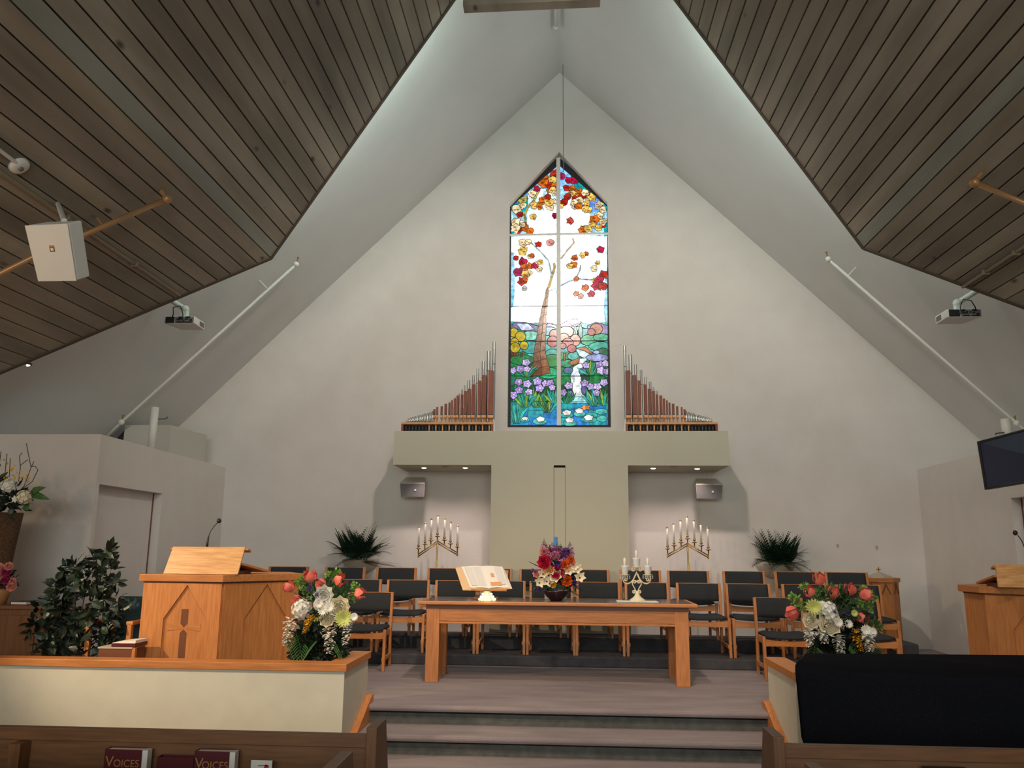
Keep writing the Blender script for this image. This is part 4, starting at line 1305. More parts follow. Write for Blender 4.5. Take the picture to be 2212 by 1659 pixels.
# cabinet with a pyramid lid and a small cross
q = at(1915, 1405, Z=PZ)
Yf = 10.66
L_, R_ = at(1873, 1250, Y=Yf), at(1955, 1250, Y=Yf)
cxm, zt = (L_.x + R_.x) / 2, at(1915, 1249, Y=Yf).z
rr = (R_.x - L_.x) / 2
fc = thing('font_cabinet', 'oak eight-sided font cabinet with a grey pyramid lid and cross, by the right wall', 'font', (cxm, Yf + rr, PZ))
def octo(r, n=8):
    return [(cxm + r * math.cos(PI / 8 + 2 * PI * i / n), Yf + rr + r * math.sin(PI / 8 + 2 * PI * i / n)) for i in range(n)]
obj('top_slab', MB().prism([(x, y, zt - .05) for x, y in octo(rr * 1.06)], (0, 0, .05)), 'oak_x', fc, bevel=.003)
obj('body', MB().prism([(x, y, PZ) for x, y in octo(rr * .96)], (0, 0, zt - .05 - PZ)), 'oak_z', fc)
o8 = octo(rr * .96)
for i in range(8):
    a, b = Vector((*o8[i], 0)), Vector((*o8[(i + 1) % 8], 0))
    mid = (a + b) / 2
    nn = Vector((mid.x - cxm, mid.y - Yf - rr, 0)).normalized()
    d = (b - a).normalized()
    L = (b - a).length
    H = zt - .05 - PZ
    for sg in (-1, 1):
        obj('pointed_moulding', MB().prism([mid + Vector((0, 0, PZ + H - .01)), mid + d * sg * L * .34 + Vector((0, 0, PZ + H - .14)), mid + d * sg * L * .30 + Vector((0, 0, PZ + H - .15)), mid + Vector((0, 0, PZ + H - .04))], nn * .008), 'dark_inlay', fc)
zp = at(1910, 1237, Y=Yf + rr).z
obj('lid', MB().lathe([(rr * .72, zt), (rr * .70, zt + .012), (.012, zp + .01), (.001, zp + .01)], (cxm, Yf + rr, 0), 8), 'pot_stone', fc)
z2 = at(1910, 1225, Y=Yf + rr).z
obj('cross', MB().box(cxm - .007, cxm + .007, Yf + rr - .006, Yf + rr + .006, zp, z2).box(cxm - .028, cxm + .028, Yf + rr - .006, Yf + rr + .006, z2 - .035, z2 - .022), 'brass', fc)
# ------------------------------------------------------------------ pews
def pew(sgn, nm, xe, y0, y1, zt, xo, depth_label):
    lab = ('oak pew with a hymnal rack at the lower %s' % nm) if depth_label == 'a' else 'end of the nearest oak pew at the bottom edge, %s of the aisle' % nm
    t = thing('pew', lab, 'pew', (xe, (y0 + y1) / 2, 0), 'oak pews')
    th = .043
    a, b = min(xe, xe + th * sgn), max(xe, xe + th * sgn)
    obj('pew_end', MB().prism([(a, y0, 0), (a, y0, zt), (a, y1, zt), (a, y1 + .12, .5), (a, y1 + .30, .46), (a, y1 + .32, 0)], (b - a, 0, 0)), 'pew_z', t, bevel=.004)
    x0, x1 = min(xe + th * sgn, xo), max(xe + th * sgn, xo)
    zr = zt - .042
    obj('top_rail', MB().box(x0, x1, y0 + .055, y0 + .095, zr - .05, zr), 'pew_x', t, bevel=.003)
    obj('back_panel', MB().prism([(x0, y0 + .07, .3), (x0, y0 + .09, .3), (x0, y0 + .095, zr - .04), (x0, y0 + .075, zr - .04)], (x1 - x0, 0, 0)), 'pew_x', t)
    obj('seat', MB().box(x0, x1, y0 + .10, y1 + .30, .40, .44), 'pew_x', t)
    obj('book_rack', MB().box(x0 + .3, x1 - .05, y0 - .03, y0 + .07, .545, .56).box(x0 + .3, x1 - .05, y0 - .035, y0 - .02, .545, .62), 'pew_x', t)
    if depth_label == 'a':
        x = at(30, 1620, Y=y0).x if sgn < 0 else xo - .5
        obj('rack_bracket', MB().box(x - .025, x + .025, y0 + .0, y0 + .072, .54, zr - .055), 'pew_z', t)
        xs = xe + th * sgn + .03 * sgn
        obj('screw', MB().ball((xs, y0 + .06, zr - .155), .006, 6).ball((xs - .012 * sgn * -1, y0 + .06, zr - .155), .005, 6), 'brass', t)
    return zr
pew(-1, 'left', -.755, 3.50, 3.68, .85, -3.4, 'a')
pew(1, 'right', .82, 3.50, 3.68, .85, 3.4, 'a')
pew(-1, 'left', at(763, 1622, Y=2.92).x, 2.62, 2.92, at(763, 1622, Y=2.92).z, -3.4, 'b')
pew(1, 'right', at(1737, 1646, Y=2.92).x, 2.62, 2.92, at(1737, 1646, Y=2.92).z, 3.4, 'b')

def text_mesh(body, size, mat_, parent, name, M):
    cu = bpy.data.curves.new(name, 'FONT')
    cu.body = body
    cu.size = size
    cu.extrude = .0003
    cu.align_x = 'CENTER'
    o = bpy.data.objects.new(name, cu)
    C.objects.link(o)
    bpy.context.view_layer.update()
    me = bpy.data.meshes.new_from_object(o.evaluated_get(bpy.context.evaluated_depsgraph_get()))
    bpy.data.objects.remove(o)
    me.transform(Matrix.Translation(-org(parent)) @ M)
    me.materials.clear()
    me.materials.append(MAT[mat_])
    return obj(name, None, None, parent, data=me)
HY = 3.535
def hymnal(px0, px1, py0, label, title):
    a, b = at(px0, py0, Y=HY - .03), at(px1, py0, Y=HY - .03)
    z0, z1 = .5605, a.z
    t = thing('hymnal', label, 'book', ((a.x + b.x) / 2, HY, z0), 'books in the left pew rack')
    w = b.x - a.x
    sp = .022 if title else 0
    obj('cover', MB().box(a.x, b.x - sp, HY - .032, HY - .029, z0, z1).box(a.x, b.x - sp, HY + .012, HY + .015, z0, z1).box(a.x - .003, a.x, HY - .032, HY + .015, z0, z1), 'maroon', t, bevel=.001)
    if title:
        obj('page_block', MB().box(a.x, b.x - sp - .004, HY - .029, HY + .012, z0 + .003, z1 - .004), 'paper', t)
        obj('page_fore_edge', MB().box(b.x - sp - .004, b.x, HY - .027, HY + .012, z0 + .003, z1 - .003), 'paper', t)
        M = Matrix.Translation(((a.x + b.x - sp) / 2 - w * .32, HY - .0325, z1 - .066)) @ Matrix.Rotation(PI / 2, 4, 'X')
        text_mesh('V', .058, 'gold_print', t, 'title_initial', M)
        M = Matrix.Translation(((a.x + b.x - sp) / 2 + w * .085, HY - .0325, z1 - .066)) @ Matrix.Rotation(PI / 2, 4, 'X')
        text_mesh('OICES', .040, 'gold_print', t, 'title_letters', M)
    else:
        obj('page_block', MB().box(a.x, b.x, HY - .029, HY + .012, z0 + .003, z1 - .006), 'maroon', t)
hymnal(229, 319, 1618, 'maroon hymnal with gold VOICES title, the left one of the two', True)
hymnal(341, 419, 1635, 'plain dark maroon book between the two VOICES hymnals', False)
hymnal(423, 508, 1622, 'maroon hymnal with gold VOICES title, next to the white card', True)
a, b = at(541, 1643, Y=HY - .03), at(587, 1643, Y=HY - .03)
cdn = thing('paper_card', 'white paper card with a red mark in the pew rack', 'card', ((a.x + b.x) / 2, HY - .02, .5605))
obj('card', MB().box(a.x, b.x, HY - .022, HY - .020, .5605, a.z), 'paper', cdn)
r0 = at(572, 1654, Y=HY - .03)
obj('red_mark', MB().prism([(r0.x - .012, HY - .0225, r0.z - .02), (r0.x + .016, HY - .0225, r0.z - .02), (r0.x + .012, HY - .0225, r0.z - .002), (r0.x, HY - .0225, r0.z + .004)], (0, .0004, 0)), 'red_print', cdn)
obj('print_line', MB().box(a.x + .03, a.x + .075, HY - .0225, HY - .022, a.z - .022, a.z - .018), 'grey_box', cdn)
a = at(1995, 1658, Y=HY)
tag(obj('folder', MB().box(a.x, a.x + .16, HY - .03, HY + .01, .5605, a.z + .004), 'dark_metal', bevel=.002), 'dark folder top showing in the right pew rack', 'folder')

# ------------------------------------------------------------------ piano under a black cloth
PT = .85
f0, f1 = at(1718, 1440, Z=PT), at(2212, 1466, Z=PT)
b0, b1 = at(1742, 1413, Z=PT), at(2212, 1413, Z=PT)
pn = thing('covered_piano', 'long piano completely covered by a black cloth in front of the right low wall', 'piano', ((f0.x + 3.0) / 2, (f0.y + b0.y) / 2, 0))
ex = (f1 - f0) / (f1.x - f0.x)
XE = 3.3
def fp(u):
    return f0 + ex * (u * (XE - f0.x))
def bpnt(u):
    return Vector((b0.x + (XE + .3 - b0.x) * u, b0.y + .12 * u, PT))
NU, NV = 60, 22
vs, fs = [], []
rp = random.Random(3)
for j in range(NV + 1):
    for i in range(NU + 1):
        u = i / NU
        if j <= 9:
            v = j / 9
            p = fp(u).copy()
            p.z = .40 + (PT - .03 - .40) * v
            fold = .012 * math.sin(u * 37 + 1.3 * math.sin(u * 11)) * (1 - v) + .008 * math.sin(u * 13 + v * 4)
            p.y += -.03 * (1 - v) + fold
            if i == 0:
                p.x += .02 * (1 - v)
        else:
            v = (j - 9) / (NV - 9)
            p = fp(u).lerp(bpnt(u), v)
            p.z = PT + .012 * math.sin(u * 9 + v * 7) * (1 - abs(2 * v - 1)) - (.03 * math.exp(-v * 14)) + .016 * math.sin(u * 8 + 2.5 + v * 3) * math.exp(-v * 5) + .008 * math.sin(u * 23 + v * 3) * math.exp(-v * 6)
            p.y += .025 * math.sin(u * 8 + 1.2) * math.exp(-v * 9) - .02 * math.exp(-v * 20)
        vs.append(p)
for j in range(NV):
    for i in range(NU):
        a = j * (NU + 1) + i
        fs.append((a, a + 1, a + NU + 2, a + NU + 1))
n0 = len(vs)
for j in range(NV + 1):     # left end of the cloth
    q = vs[j * (NU + 1)]
    vs.append(Vector((q.x + .015, q.y if j > 9 else q.y + .03, min(q.z, PT) - (0 if j <= 9 else .0))))
side = []
for j in range(10, NV + 1):
    q = vs[j * (NU + 1)]
    k = len(vs)
    vs.append(Vector((q.x + .02 + .01 * math.sin(j), q.y, .42)))
    side.append((j * (NU + 1), k))
for (a, c), (b, d) in zip(side[:-1], side[1:]):
    fs.append((a, b, d, c))
fs.append((9 * (NU + 1), 10 * (NU + 1), side[0][1], 0))
cloth = obj('black_cloth', MB().add(vs, fs), 'black_cloth', pn, smooth=True)
md = cloth.modifiers.new('thickness', 'SOLIDIFY')
md.thickness = .006
md.offset = 1
cb_ = [(f0.x + .06, f0.y + .06), (XE, fp(1).y + .06), (XE, bpnt(1).y - .1), (b0.x + .06, b0.y - .06)]
obj('case', MB().prism([(x, y, .44) for x, y in cb_], (0, 0, PT - .44 - .05)), 'black_plastic', pn)
for x, y in ((f0.x + .2, f0.y + .2), (XE - .2, fp(1).y + .25), (b0.x + .25, b0.y - .2)):
    obj('leg', MB().tube([(x, y, 0), (x, y, .45)], [.03, .05], 10), 'black_plastic', pn, smooth=True)

# ------------------------------------------------------------------ flowers and plants
rf = random.Random(5)
def rdir(r, up=.2):
    while True:
        v = Vector((r.uniform(-1, 1), r.uniform(-1, 1), r.uniform(-1, 1)))
        if .05 < v.length < 1:
            v = v.normalized()
            v.z = v.z * .8 + up
            return v.normalized()

def petal_cup(mb, c, d, r, L, n, close=.9, width=.95, mi=0, flare=0):
    """n overlapping petals forming a cup around axis d (tulip, rose, lily)"""
    d = Vector(d).normalized()
    a = d.orthogonal().normalized()
    b = d.cross(a)
    for k in range(n):
        w = 2 * PI * k / n
        o = a * math.cos(w) + b * math.sin(w)
        s_ = d.cross(o)
        pts = []
        for t, rr, ww in ((0, .25, .3), (.3, .95, .85), (.65, 1.0, .9), (1.0, close, .15)):
            rr += flare * t * t
            m_ = Vector(c) + d * (L * t) + o * (r * rr)
            pts += [m_ - s_ * (r * ww * width), m_ + o * (r * .12), m_ + s_ * (r * ww * width)]
        mb.add(pts, [(3 * i + j, 3 * i + j + 1, 3 * i + j + 4, 3 * i + j + 3) for i in range(3) for j in range(2)], mi)
    return mb

def tulip(par, c, d, s=.05, stem_to=None, nm='tulip'):
    mb = MB()
    petal_cup(mb, c, d, s * .48, s * 1.15, 3, .75)
    petal_cup(mb, Vector(c) + Vector(d).normalized() * s * .02, Matrix.Rotation(PI / 3, 3, Vector(d).normalized()) @ Vector(d), s * .40, s * 1.05, 3, .6)
    f = obj(nm, mb, 'tulip', par, smooth=True)
    if stem_to is not None:
        c = Vector(c)
        m_ = (c + Vector(stem_to)) / 2 + Vector((0, 0, .02))
        obj('stem', MB().tube([c, m_, stem_to], .0045, 6), 'leaf_mid', f, smooth=True)
    return f

def rose(par, c, d, r, mt, nm='rose'):
    mb = MB()
    for k, (rr, L, n) in enumerate(((1.0, .7, 8), (.8, .85, 7), (.6, .95, 6), (.4, 1.0, 5), (.2, 1.02, 3))):
        petal_cup(mb, Vector(c) - Vector(d).normalized() * r * .3, Matrix.Rotation(k * .6, 3, Vector(d).normalized()) @ Vector(d), r * rr, r * 1.3 * L, n, 1.05 if k < 2 else .8, .62, flare=.45 if k == 0 else .15 if k == 1 else 0)
    return obj(nm, mb, mt, par)

def daisy(par, c, d, r, mt, n=10, nm='daisy', layers=1):
    mb = MB()
    d = Vector(d).normalized()
    a = d.orthogonal().normalized()
    b = d.cross(a)
    for l in range(layers):
        for k in range(n):
            w = 2 * PI * (k + .5 * l) / n
            o = a * math.cos(w) + b * math.sin(w) + d * (.25 + .35 * l)
            mb.leaf(Vector(c), o, d, r, r * 3.4 / n + .004, .15)
    return obj(nm, mb, mt, par)

def cluster(par, c, r, mt, n=26, pr=.014, nm='hydrangea', squash=1.0, rnd=rf):
    mb = MB().ball(c, r * .93, 10, sz=squash)
    for k in range(n):
        z = 1 - 2 * (k + .5) / n
        w = k * 2.399
        o = Vector((math.sqrt(1 - z * z) * math.cos(w), math.sqrt(1 - z * z) * math.sin(w), z))
        p = Vector(c) + Vector((o.x * r, o.y * r, o.z * r * squash))
        a = o.orthogonal().normalized()
        b = o.cross(a)
        for j in range(4):
            q = a * math.cos(j * PI / 2 + k) + b * math.sin(j * PI / 2 + k) + o * .25
            mb.leaf(p, q, o, pr * 1.4, pr * 1.3, .1)
    return obj(nm, mb, mt, par)

def spray(par, c0, c1, mt, n=16, s=.02, nm='blossom_spray', taper=.5):
    """a drooping or rising spike of small blossoms from c0 to c1"""
    mb = MB()
    c0, c1 = Vector(c0), Vector(c1)
    for k in range(n):
        t = k / (n - 1)
        p = c0.lerp(c1, t)
        sc_ = s * (1 - taper * t)
        for j in range(5):
            w = j * 2 * PI / 5 + k * 1.1
            o = Vector((math.cos(w), math.sin(w) - .3, rf.uniform(-.5, .5)))
            mb.leaf(p + o * sc_ * .35, o, (0, 0, 1), sc_ * 1.25, sc_ * .9, .3)
    f = obj(nm, mb, mt, par)
    return f

def greens(par, pts, mt, n, L, w, seed, nm='foliage', up=.15, kind='stuff'):
    """leaf mass scattered about the given (centre, radius) balls"""
    r = random.Random(seed)
    mb = MB()
    for k in range(n):
        c, rad = pts[k % len(pts)]
        d = rdir(r, up)
        p = Vector(c) + d * rad * r.uniform(.25, .95)
        mb.leaf(p, (d + rdir(r, 0) * .6), rdir(r, .5), L * r.uniform(.6, 1.2), w * r.uniform(.7, 1.2), .2)
    return obj(nm, mb, mt, par, kind=kind)

def fern(mb, p, d, L, n=14, w=.05, droop=.5, lw=.22):
    """a frond: midrib with paired leaflets"""
    d = Vector(d).normalized()
    p = Vector(p)
    path = []
    for k in range(n + 1):
        t = k / n
        path.append(p + d * L * t + Vector((0, 0, -droop * L * t * t)))
    mb.tube(path[::2] + [path[-1]], .002, 4)
    for k in range(1, n + 1):
        t = k / n
        tg = (path[k] - path[k - 1]).normalized()
        sd = tg.cross(Vector((0, 0, 1)))
        sd = sd.normalized() if sd.length > 1e-3 else Vector((1, 0, 0))
        ln = w * (1.15 - t) + .008
        for sg in (-1, 1):
            mb.leaf(path[k], sd * sg + tg * .75, Vector((0, 0, 1)), ln * 1.5, ln * lw + .003, .15)

# two tall flower arrangements behind the low walls
def arrangement(nm, label, Y, ox, sc0, spec, pot_px):
    """spec entries are photo pixels of each bloom"""
    def P(px, py, dy=0):
        return at(px, py, Y=Y + dy)
    bx_, by_ = pot_px
    base = P(bx_, by_)
    t = thing('flower_arrangement', label, 'flowers', (base.x, Y, PZ), 'arrangements by the low walls')
    heart = P(bx_, by_ - 90)
    obj('pedestal', MB().lathe([(.001, 0), (.15, 0), (.15, .02), (.07, .05), (.06, .20), (.13, .25), (.16, .28), (.12, .28), (.001, .26)], (base.x, Y + .02, PZ), 18), 'pot_stone', t, smooth=True)
    r = (P(bx_ + 60, by_) - base).length
    greens(t, [(heart, r * .95), (P(bx_ - 25, by_ - 40), r * .6), (P(bx_ + 25, by_ - 40), r * .6), (P(bx_, by_ - 10), r * .8), (P(bx_ - 30, by_ - 8), r * .5), (P(bx_ + 30, by_ - 8), r * .5)], 'leaf_dark', 900, .075, .032, 3 + int(bx_), 'dark_foliage')
    greens(t, [(P(x, y, .02), r * q) for x, y, q in spec['lime']], 'leaf_lime', 44 * len(spec['lime']), .026, .026, 9, 'bell_foliage')
    greens(t, [(P(x, y, .0), r * q) for x, y, q in spec['mid']], 'leaf_mid', 65 * len(spec['mid']), .06, .02, 21, 'mid_foliage')
    for x, y, tx_, ty_, s in spec['tulip']:
        c = P(x, y, -.05)
        d = P(x + tx_, y + ty_, -.05) - c
        tulip(t, c - d.normalized() * s * .5, d + Vector((0, -.02, 0)), s, heart)
    for x, y, q, mt in spec['rose']:
        rose(t, P(x, y, -.14), (rf.uniform(-.2, .2), -1, .25), r * q, mt)
    for x, y, q in spec['hyd']:
        cluster(t, P(x, y, -.12), r * q, 'petal_white', 34, .017, 'hydrangea')
    for x, y, q, mt in spec['daisy']:
        daisy(t, P(x, y, -.17), (rf.uniform(-.3, .3), -1, .2), r * q, mt, 14, 'daisy', 2)
    for x0, y0, x1, y1, mt, s in spec['spray']:
        spray(t, P(x0, y0, -.16), P(x1, y1, -.18), mt, 15, s)
    for x, y, L in spec['fern']:
        mb = MB()
        p = P(x, y, -.09)
        fern(mb, p, (rf.uniform(-.3, .3), -.12, -.15), L, 16, .06, .8)
        obj('fern_frond', mb, 'leaf_mid', t)
YA = 6.80
specL = dict(
    lime=[(648, 1262, .22), (662, 1278, .22), (715, 1242, .2), (728, 1238, .16), (768, 1270, .18), (655, 1250, .15), (770, 1290, .12)], mid=[(680, 1275, .3), (714, 1268, .28), (745, 1282, .3), (735, 1290, .3), (690, 1340, .4)],
    tulip=[(672, 1246, 0, -20, .088), (626, 1268, -8, -14, .080), (695, 1263, -10, -8, .078), (736, 1254, 10, -8, .088), (777, 1282, 18, 0, .080), (716, 1290, 2, 2, .072), (643, 1298, -10, -8, .078), (660, 1236, 0, -9, .03)],
    rose=[(734, 1312, .25, 'petal_cream'), (707, 1338, .19, 'petal_cream'), (700, 1286, .23, 'petal_white')],
    hyd=[(652, 1316, .34), (703, 1300, .2), (690, 1306, .18)],
    daisy=[(742, 1337, .36, 'petal_lime'), (765, 1333, .16, 'petal_white'), (689, 1304, .2, 'petal_white'), (700, 1318, .24, 'petal_white'), (712, 1312, .22, 'petal_white')],
    spray=[(628, 1340, 617, 1396, 'petal_white', .042), (713, 1360, 711, 1412, 'petal_white', .044), (752, 1346, 745, 1392, 'petal_white', .036), (668, 1340, 657, 1368, 'petal_yellow', .026), (674, 1330, 664, 1345, 'petal_yellow', .02), (680, 1340, 690, 1336, 'petal_lime', .02), (667, 1276, 672, 1262, 'petal_violet', .016), (684, 1287, 684, 1278, 'petal_violet', .014)],
    fern=[(640, 1370, .24), (655, 1385, .24), (715, 1378, .18), (622, 1372, .2), (690, 1380, .2)])
arrangement('left', 'tulip and white blossom arrangement in front of the left lectern, tulips fanning up', YA, 0, 1, specL, (690, 1420))
specR = dict(
    lime=[(1738, 1268, .16), (1770, 1280, .2), (1720, 1298, .2), (1738, 1308, .2), (1865, 1276, .16), (1885, 1288, .18), (1862, 1305, .24), (1875, 1312, .2), (1712, 1292, .14)], mid=[(1800, 1285, .3), (1830, 1290, .35), (1770, 1300, .25), (1850, 1330, .3), (1890, 1352, .2), (1815, 1290, .3)],
    tulip=[(1768, 1252, -6, -18, .088), (1746, 1278, -4, -12, .080), (1798, 1280, 2, -14, .082), (1834, 1274, -2, -16, .084), (1868, 1284, 14, -8, .086), (1712, 1323, -16, 6, .094), (1863, 1334, -6, 14, .084)],
    rose=[(1790, 1348, .29, 'petal_cream'), (1748, 1342, .21, 'petal_cream')],
    hyd=[(1788, 1318, .30), (1795, 1330, .26), (1775, 1312, .2)],
    daisy=[(1757, 1312, .34, 'petal_lime'), (1870, 1362, .22, 'petal_white'), (1883, 1366, .2, 'petal_white'), (1810, 1345, .2, 'petal_white'), (1832, 1348, .18, 'petal_white'), (1845, 1325, .14, 'petal_lime')],
    spray=[(1772, 1362, 1782, 1388, 'petal_white', .042), (1808, 1376, 1818, 1412, 'petal_white', .040), (1872, 1370, 1878, 1405, 'petal_white', .044), (1748, 1364, 1748, 1395, 'petal_white', .036), (1848, 1374, 1860, 1404, 'petal_yellow', .028), (1850, 1360, 1850, 1366, 'petal_yellow', .02), (1800, 1318, 1806, 1325, 'petal_violet', .014), (1830, 1328, 1832, 1320, 'petal_violet', .016)],
    fern=[(1760, 1395, .2), (1840, 1385, .2), (1800, 1395, .2), (1880, 1385, .18)])
arrangement('right', 'tulip and white blossom arrangement behind the black-covered piano', 6.92, 0, 1, specR, (1810, 1418))

# bouquet in a plum bowl on the table
FY = TY0 + .26
def fpx(cx, cy, dy=0):
    return at(900 + cx / 5.53, 1100 + cy / 5.53, Y=FY + dy)
q0 = fpx(1665, 1095)
bq = thing('table_bouquet', 'bright mixed bouquet in a dark plum bowl at the middle of the table', 'flowers', (q0.x, FY, TZ))
obj('bowl', MB().lathe([(.001, .002), (.055, .002), (.06, .008), (.10, .045), (.125, .085), (.13, .10), (.12, .10), (.001, .085)], (q0.x, FY, TZ), 24), 'bowl_plum', bq, smooth=True)
hz = fpx(1665, 830)
greens(bq, [(fpx(1665, 770), .15), (fpx(1590, 850), .10), (fpx(1770, 850), .10), (fpx(1665, 620), .12)], 'leaf_dark', 300, .07, .026, 31, 'dark_foliage')
greens(bq, [(fpx(1560, 940), .045), (fpx(1840, 700), .05), (fpx(1450, 880), .06), (fpx(1600, 640), .06)], 'leaf_mid', 90, .045, .02, 32, 'light_foliage')
for x0, y0, x1, y1 in ((1530, 560, 1522, 350), (1625, 560, 1620, 390), (1690, 600, 1680, 390), (1720, 580, 1718, 410), (1830, 570, 1830, 390), (1660, 600, 1640, 460), (1800, 560, 1790, 470), (1590, 560, 1590, 470), (1740, 620, 1745, 480), (1560, 580, 1555, 420), (1655, 620, 1655, 430), (1700, 560, 1700, 440), (1770, 600, 1775, 450), (1610, 620, 1605, 450)):
    p0, p1 = fpx(x0, y0, -.02), fpx(x1, y1, .0)
    pm = p0.lerp(p1, .72)
    spray(bq, p0, pm, 'petal_purple', 14, .042, 'snapdragon_spike', .35)
    spray(bq, pm, p1, 'leaf_mid', 9, .016, 'spike_tip', .6)
for x, y, r, m_ in ((1525, 515, .042, 'petal_pink'), (1650, 570, .046, 'petal_pink'), (1440, 770, .036, 'petal_pink'), (1735, 785, .036, 'petal_pink'), (1860, 645, .028, 'petal_pink'), (1530, 640, .060, 'petal_hot'), (1680, 755, .058, 'petal_hot'),
                    (1840, 610, .034, 'petal_orange'), (1775, 670, .042, 'petal_orange'), (1790, 860, .046, 'petal_orange'), (1570, 735, .036, 'petal_yellow'), (1625, 900, .032, 'petal_yellow')):
    rose(bq, fpx(x, y, -.10 if y > 600 else -.05), (rf.uniform(-.3, .3), -1, .3), r * .82, m_)
for x, y, r in ((1675, 810, .062), (1555, 865, .056), (1465, 880, .050), (1510, 775, .045), (1820, 740, .048), (1920, 720, .048), (1880, 690, .04), (1950, 820, .050), (1605, 740, .04)):
    mb = petal_cup(MB(), fpx(x, y, -.09), (rf.uniform(-.4, .4), -1, .35), r * .5, r * .8, 6, 1.6, .95, flare=.7)
    obj('lily', mb, 'petal_cream', bq, smooth=True)
for x, y in ((1415, 720), (1890, 830), (1780, 480), (1720, 660), (1690, 640), (1440, 930), (1900, 880)):
    spray(bq, fpx(x, y, -.07), fpx(x + 10, y + 40, -.08), 'petal_violet', 5, .034, 'iris', .2)
for x0, y0, x1, y1 in ((1480, 700, 1340, 620), (1860, 940, 2040, 950), (1800, 960, 1960, 1070), (1480, 950, 1360, 980), (1900, 900, 2000, 1000)):
    p0, p1 = fpx(x0, y0), fpx(x1, y1, -.05)
    p1.z = max(p1.z, TZ + .05)
    mb = MB()
    fern(mb, p0, p1 - p0, (p1 - p0).length, 9, .03, .04)
    obj('trailing_sprig', mb, 'leaf_dark', bq)

# palms in half-round wall planters
def planter(nm, label, px, py, seed, tips):
    Y = WALL - .20
    c = at(px, py, Y=Y)
    t = thing('planter', label, 'plant', (c.x, WALL - .1, c.z - .18), 'wall planters')
    prof = [(.001, -.16), (.10, -.15), (.21, -.08), (.25, .0), (.255, .04), (.23, .04), (.001, .02)]
    obj('half_bowl', MB().lathe(prof, (c.x, WALL - .005, c.z), 22, a0=PI, a1=2 * PI, sy=.95), 'pot_stone', t, smooth=True)
    r = random.Random(seed)
    top = Vector((c.x, WALL - .21, c.z + .03))
    k = 0
    for k in range(54):
        w = r.uniform(PI * 1.0, PI * 2.0)
        el = r.uniform(.2, 3.2)
        d = Vector((math.cos(w) * 1.0, math.sin(w) * .5 - .1, el))
        mb = MB()
        fern(mb, top + Vector((r.uniform(-.14, .14), r.uniform(-.06, .02), 0)), d, r.uniform(.38, .54), 12, .10, max(.12, .62 - .2 * el), .34)
        obj('frond', mb, 'leaf_palm', t)
    for k, (tx_, ty_) in enumerate(tips):
        p = at(tx_, ty_, Y=Y)
        base_ = top.lerp(p, .35)
        for j in range(7):
            q = base_.lerp(p, 1) + Vector((r.uniform(-.07, .07), r.uniform(-.1, .02), r.uniform(-.05, .04)))
            if j == 0:
                mbt = MB()
            mbt.tube([top, base_ + (q - p) * .4, q], [.003, .002, .001], 4)
        obj('dry_frond', mbt, 'stem_brown', t)
planter('left', 'dark palm in a stone half-bowl on the wall, left of the sage screen', 772, 1215, 41, [(738, 1132), (750, 1140), (808, 1130), (815, 1140), (838, 1160), (845, 1178), (858, 1222), (828, 1222), (730, 1162)])
planter('right', 'dark palm in a stone half-bowl on the wall, right of the sage screen', 1682, 1225, 42, [(1620, 1150), (1632, 1145), (1648, 1150), (1660, 1160), (1720, 1156), (1738, 1180), (1742, 1215), (1726, 1232)])

# ficus by the left lectern: every leaf is its own piece
XY = (at(170, 1300, Y=6.95).x, 6.95)
fic = thing('ficus_plant', 'dark leafy ficus plant standing left of the oak lectern', 'plant', (*XY, PZ))
obj('pot', MB().lathe([(.001, 0), (.13, 0), (.16, .26), (.17, .28), (.15, .28), (.001, .25)], (*XY, PZ), 18), 'wicker', fic, smooth=True)
rl = random.Random(8)
lm = []
for k in range(4):
    mb = MB().leaf((0, 0, 0), (0, 0, 1), (0, -1, 0), 1, .5, (.1, .25, .35, -.15)[k])
    me = bpy.data.meshes.new('ficus_leaf')
    me.from_pydata(mb.v, [], mb.f)
    me.materials.append(MAT['leaf_ficus'])
    lm.append(me)
outline = [(235, 1192, 12), (220, 1215, 26), (165, 1225, 20), (240, 1230, 22), (190, 1250, 40), (150, 1240, 26), (245, 1260, 20), (150, 1275, 46), (205, 1280, 46), (240, 1300, 30), (120, 1295, 36), (110, 1335, 40), (165, 1325, 55), (220, 1330, 42), (85, 1350, 24),
           (75, 1365, 20), (120, 1370, 42), (185, 1370, 52), (240, 1355, 22), (140, 1400, 36), (100, 1395, 28), (205, 1400, 36), (230, 1390, 20)]
stemtop = Vector((XY[0], XY[1], PZ + .25))
for px, py, r in outline[::2]:
    c = at(px, py, Y=6.95)
    obj('branch', MB().tube([stemtop, stemtop.lerp(c, .5) + Vector((0, 0, .05)), c], [.009, .006, .003], 5), 'stem_brown', fic)
tot = sum(r * r for _, _, r in outline)
off = Vector((*XY, PZ))
cnt = 0
for px, py, r in outline:
    for k in range(max(4, int(290 * r * r / tot))):
        if cnt >= 298:
            break
        cnt += 1
        w, q = rl.uniform(0, 2 * PI), math.sqrt(rl.random()) * r
        p = at(px + q * math.cos(w), py + q * math.sin(w), Y=6.95 + rl.uniform(-.2, .16))
        o = obj('leaf', None, None, fic, data=lm[rl.randrange(4)])
        d = Vector((rl.uniform(-1, 1), rl.uniform(-.8, .2), rl.uniform(-1.1, .5)))
        s_ = rl.uniform(.085, .14)
        o.matrix_local = Matrix.Translation(p - off) @ d.to_track_quat('Z', 'Y').to_matrix().to_4x4() @ Matrix.Rotation(rl.uniform(0, 6), 4, 'Z') @ Matrix.Diagonal((s_, s_, s_, 1))

greens(fic, [(at(px, py, Y=6.98), r * .0036) for px, py, r in outline], 'leaf_ficus', 420, .10, .045, 77, 'inner_leaves')

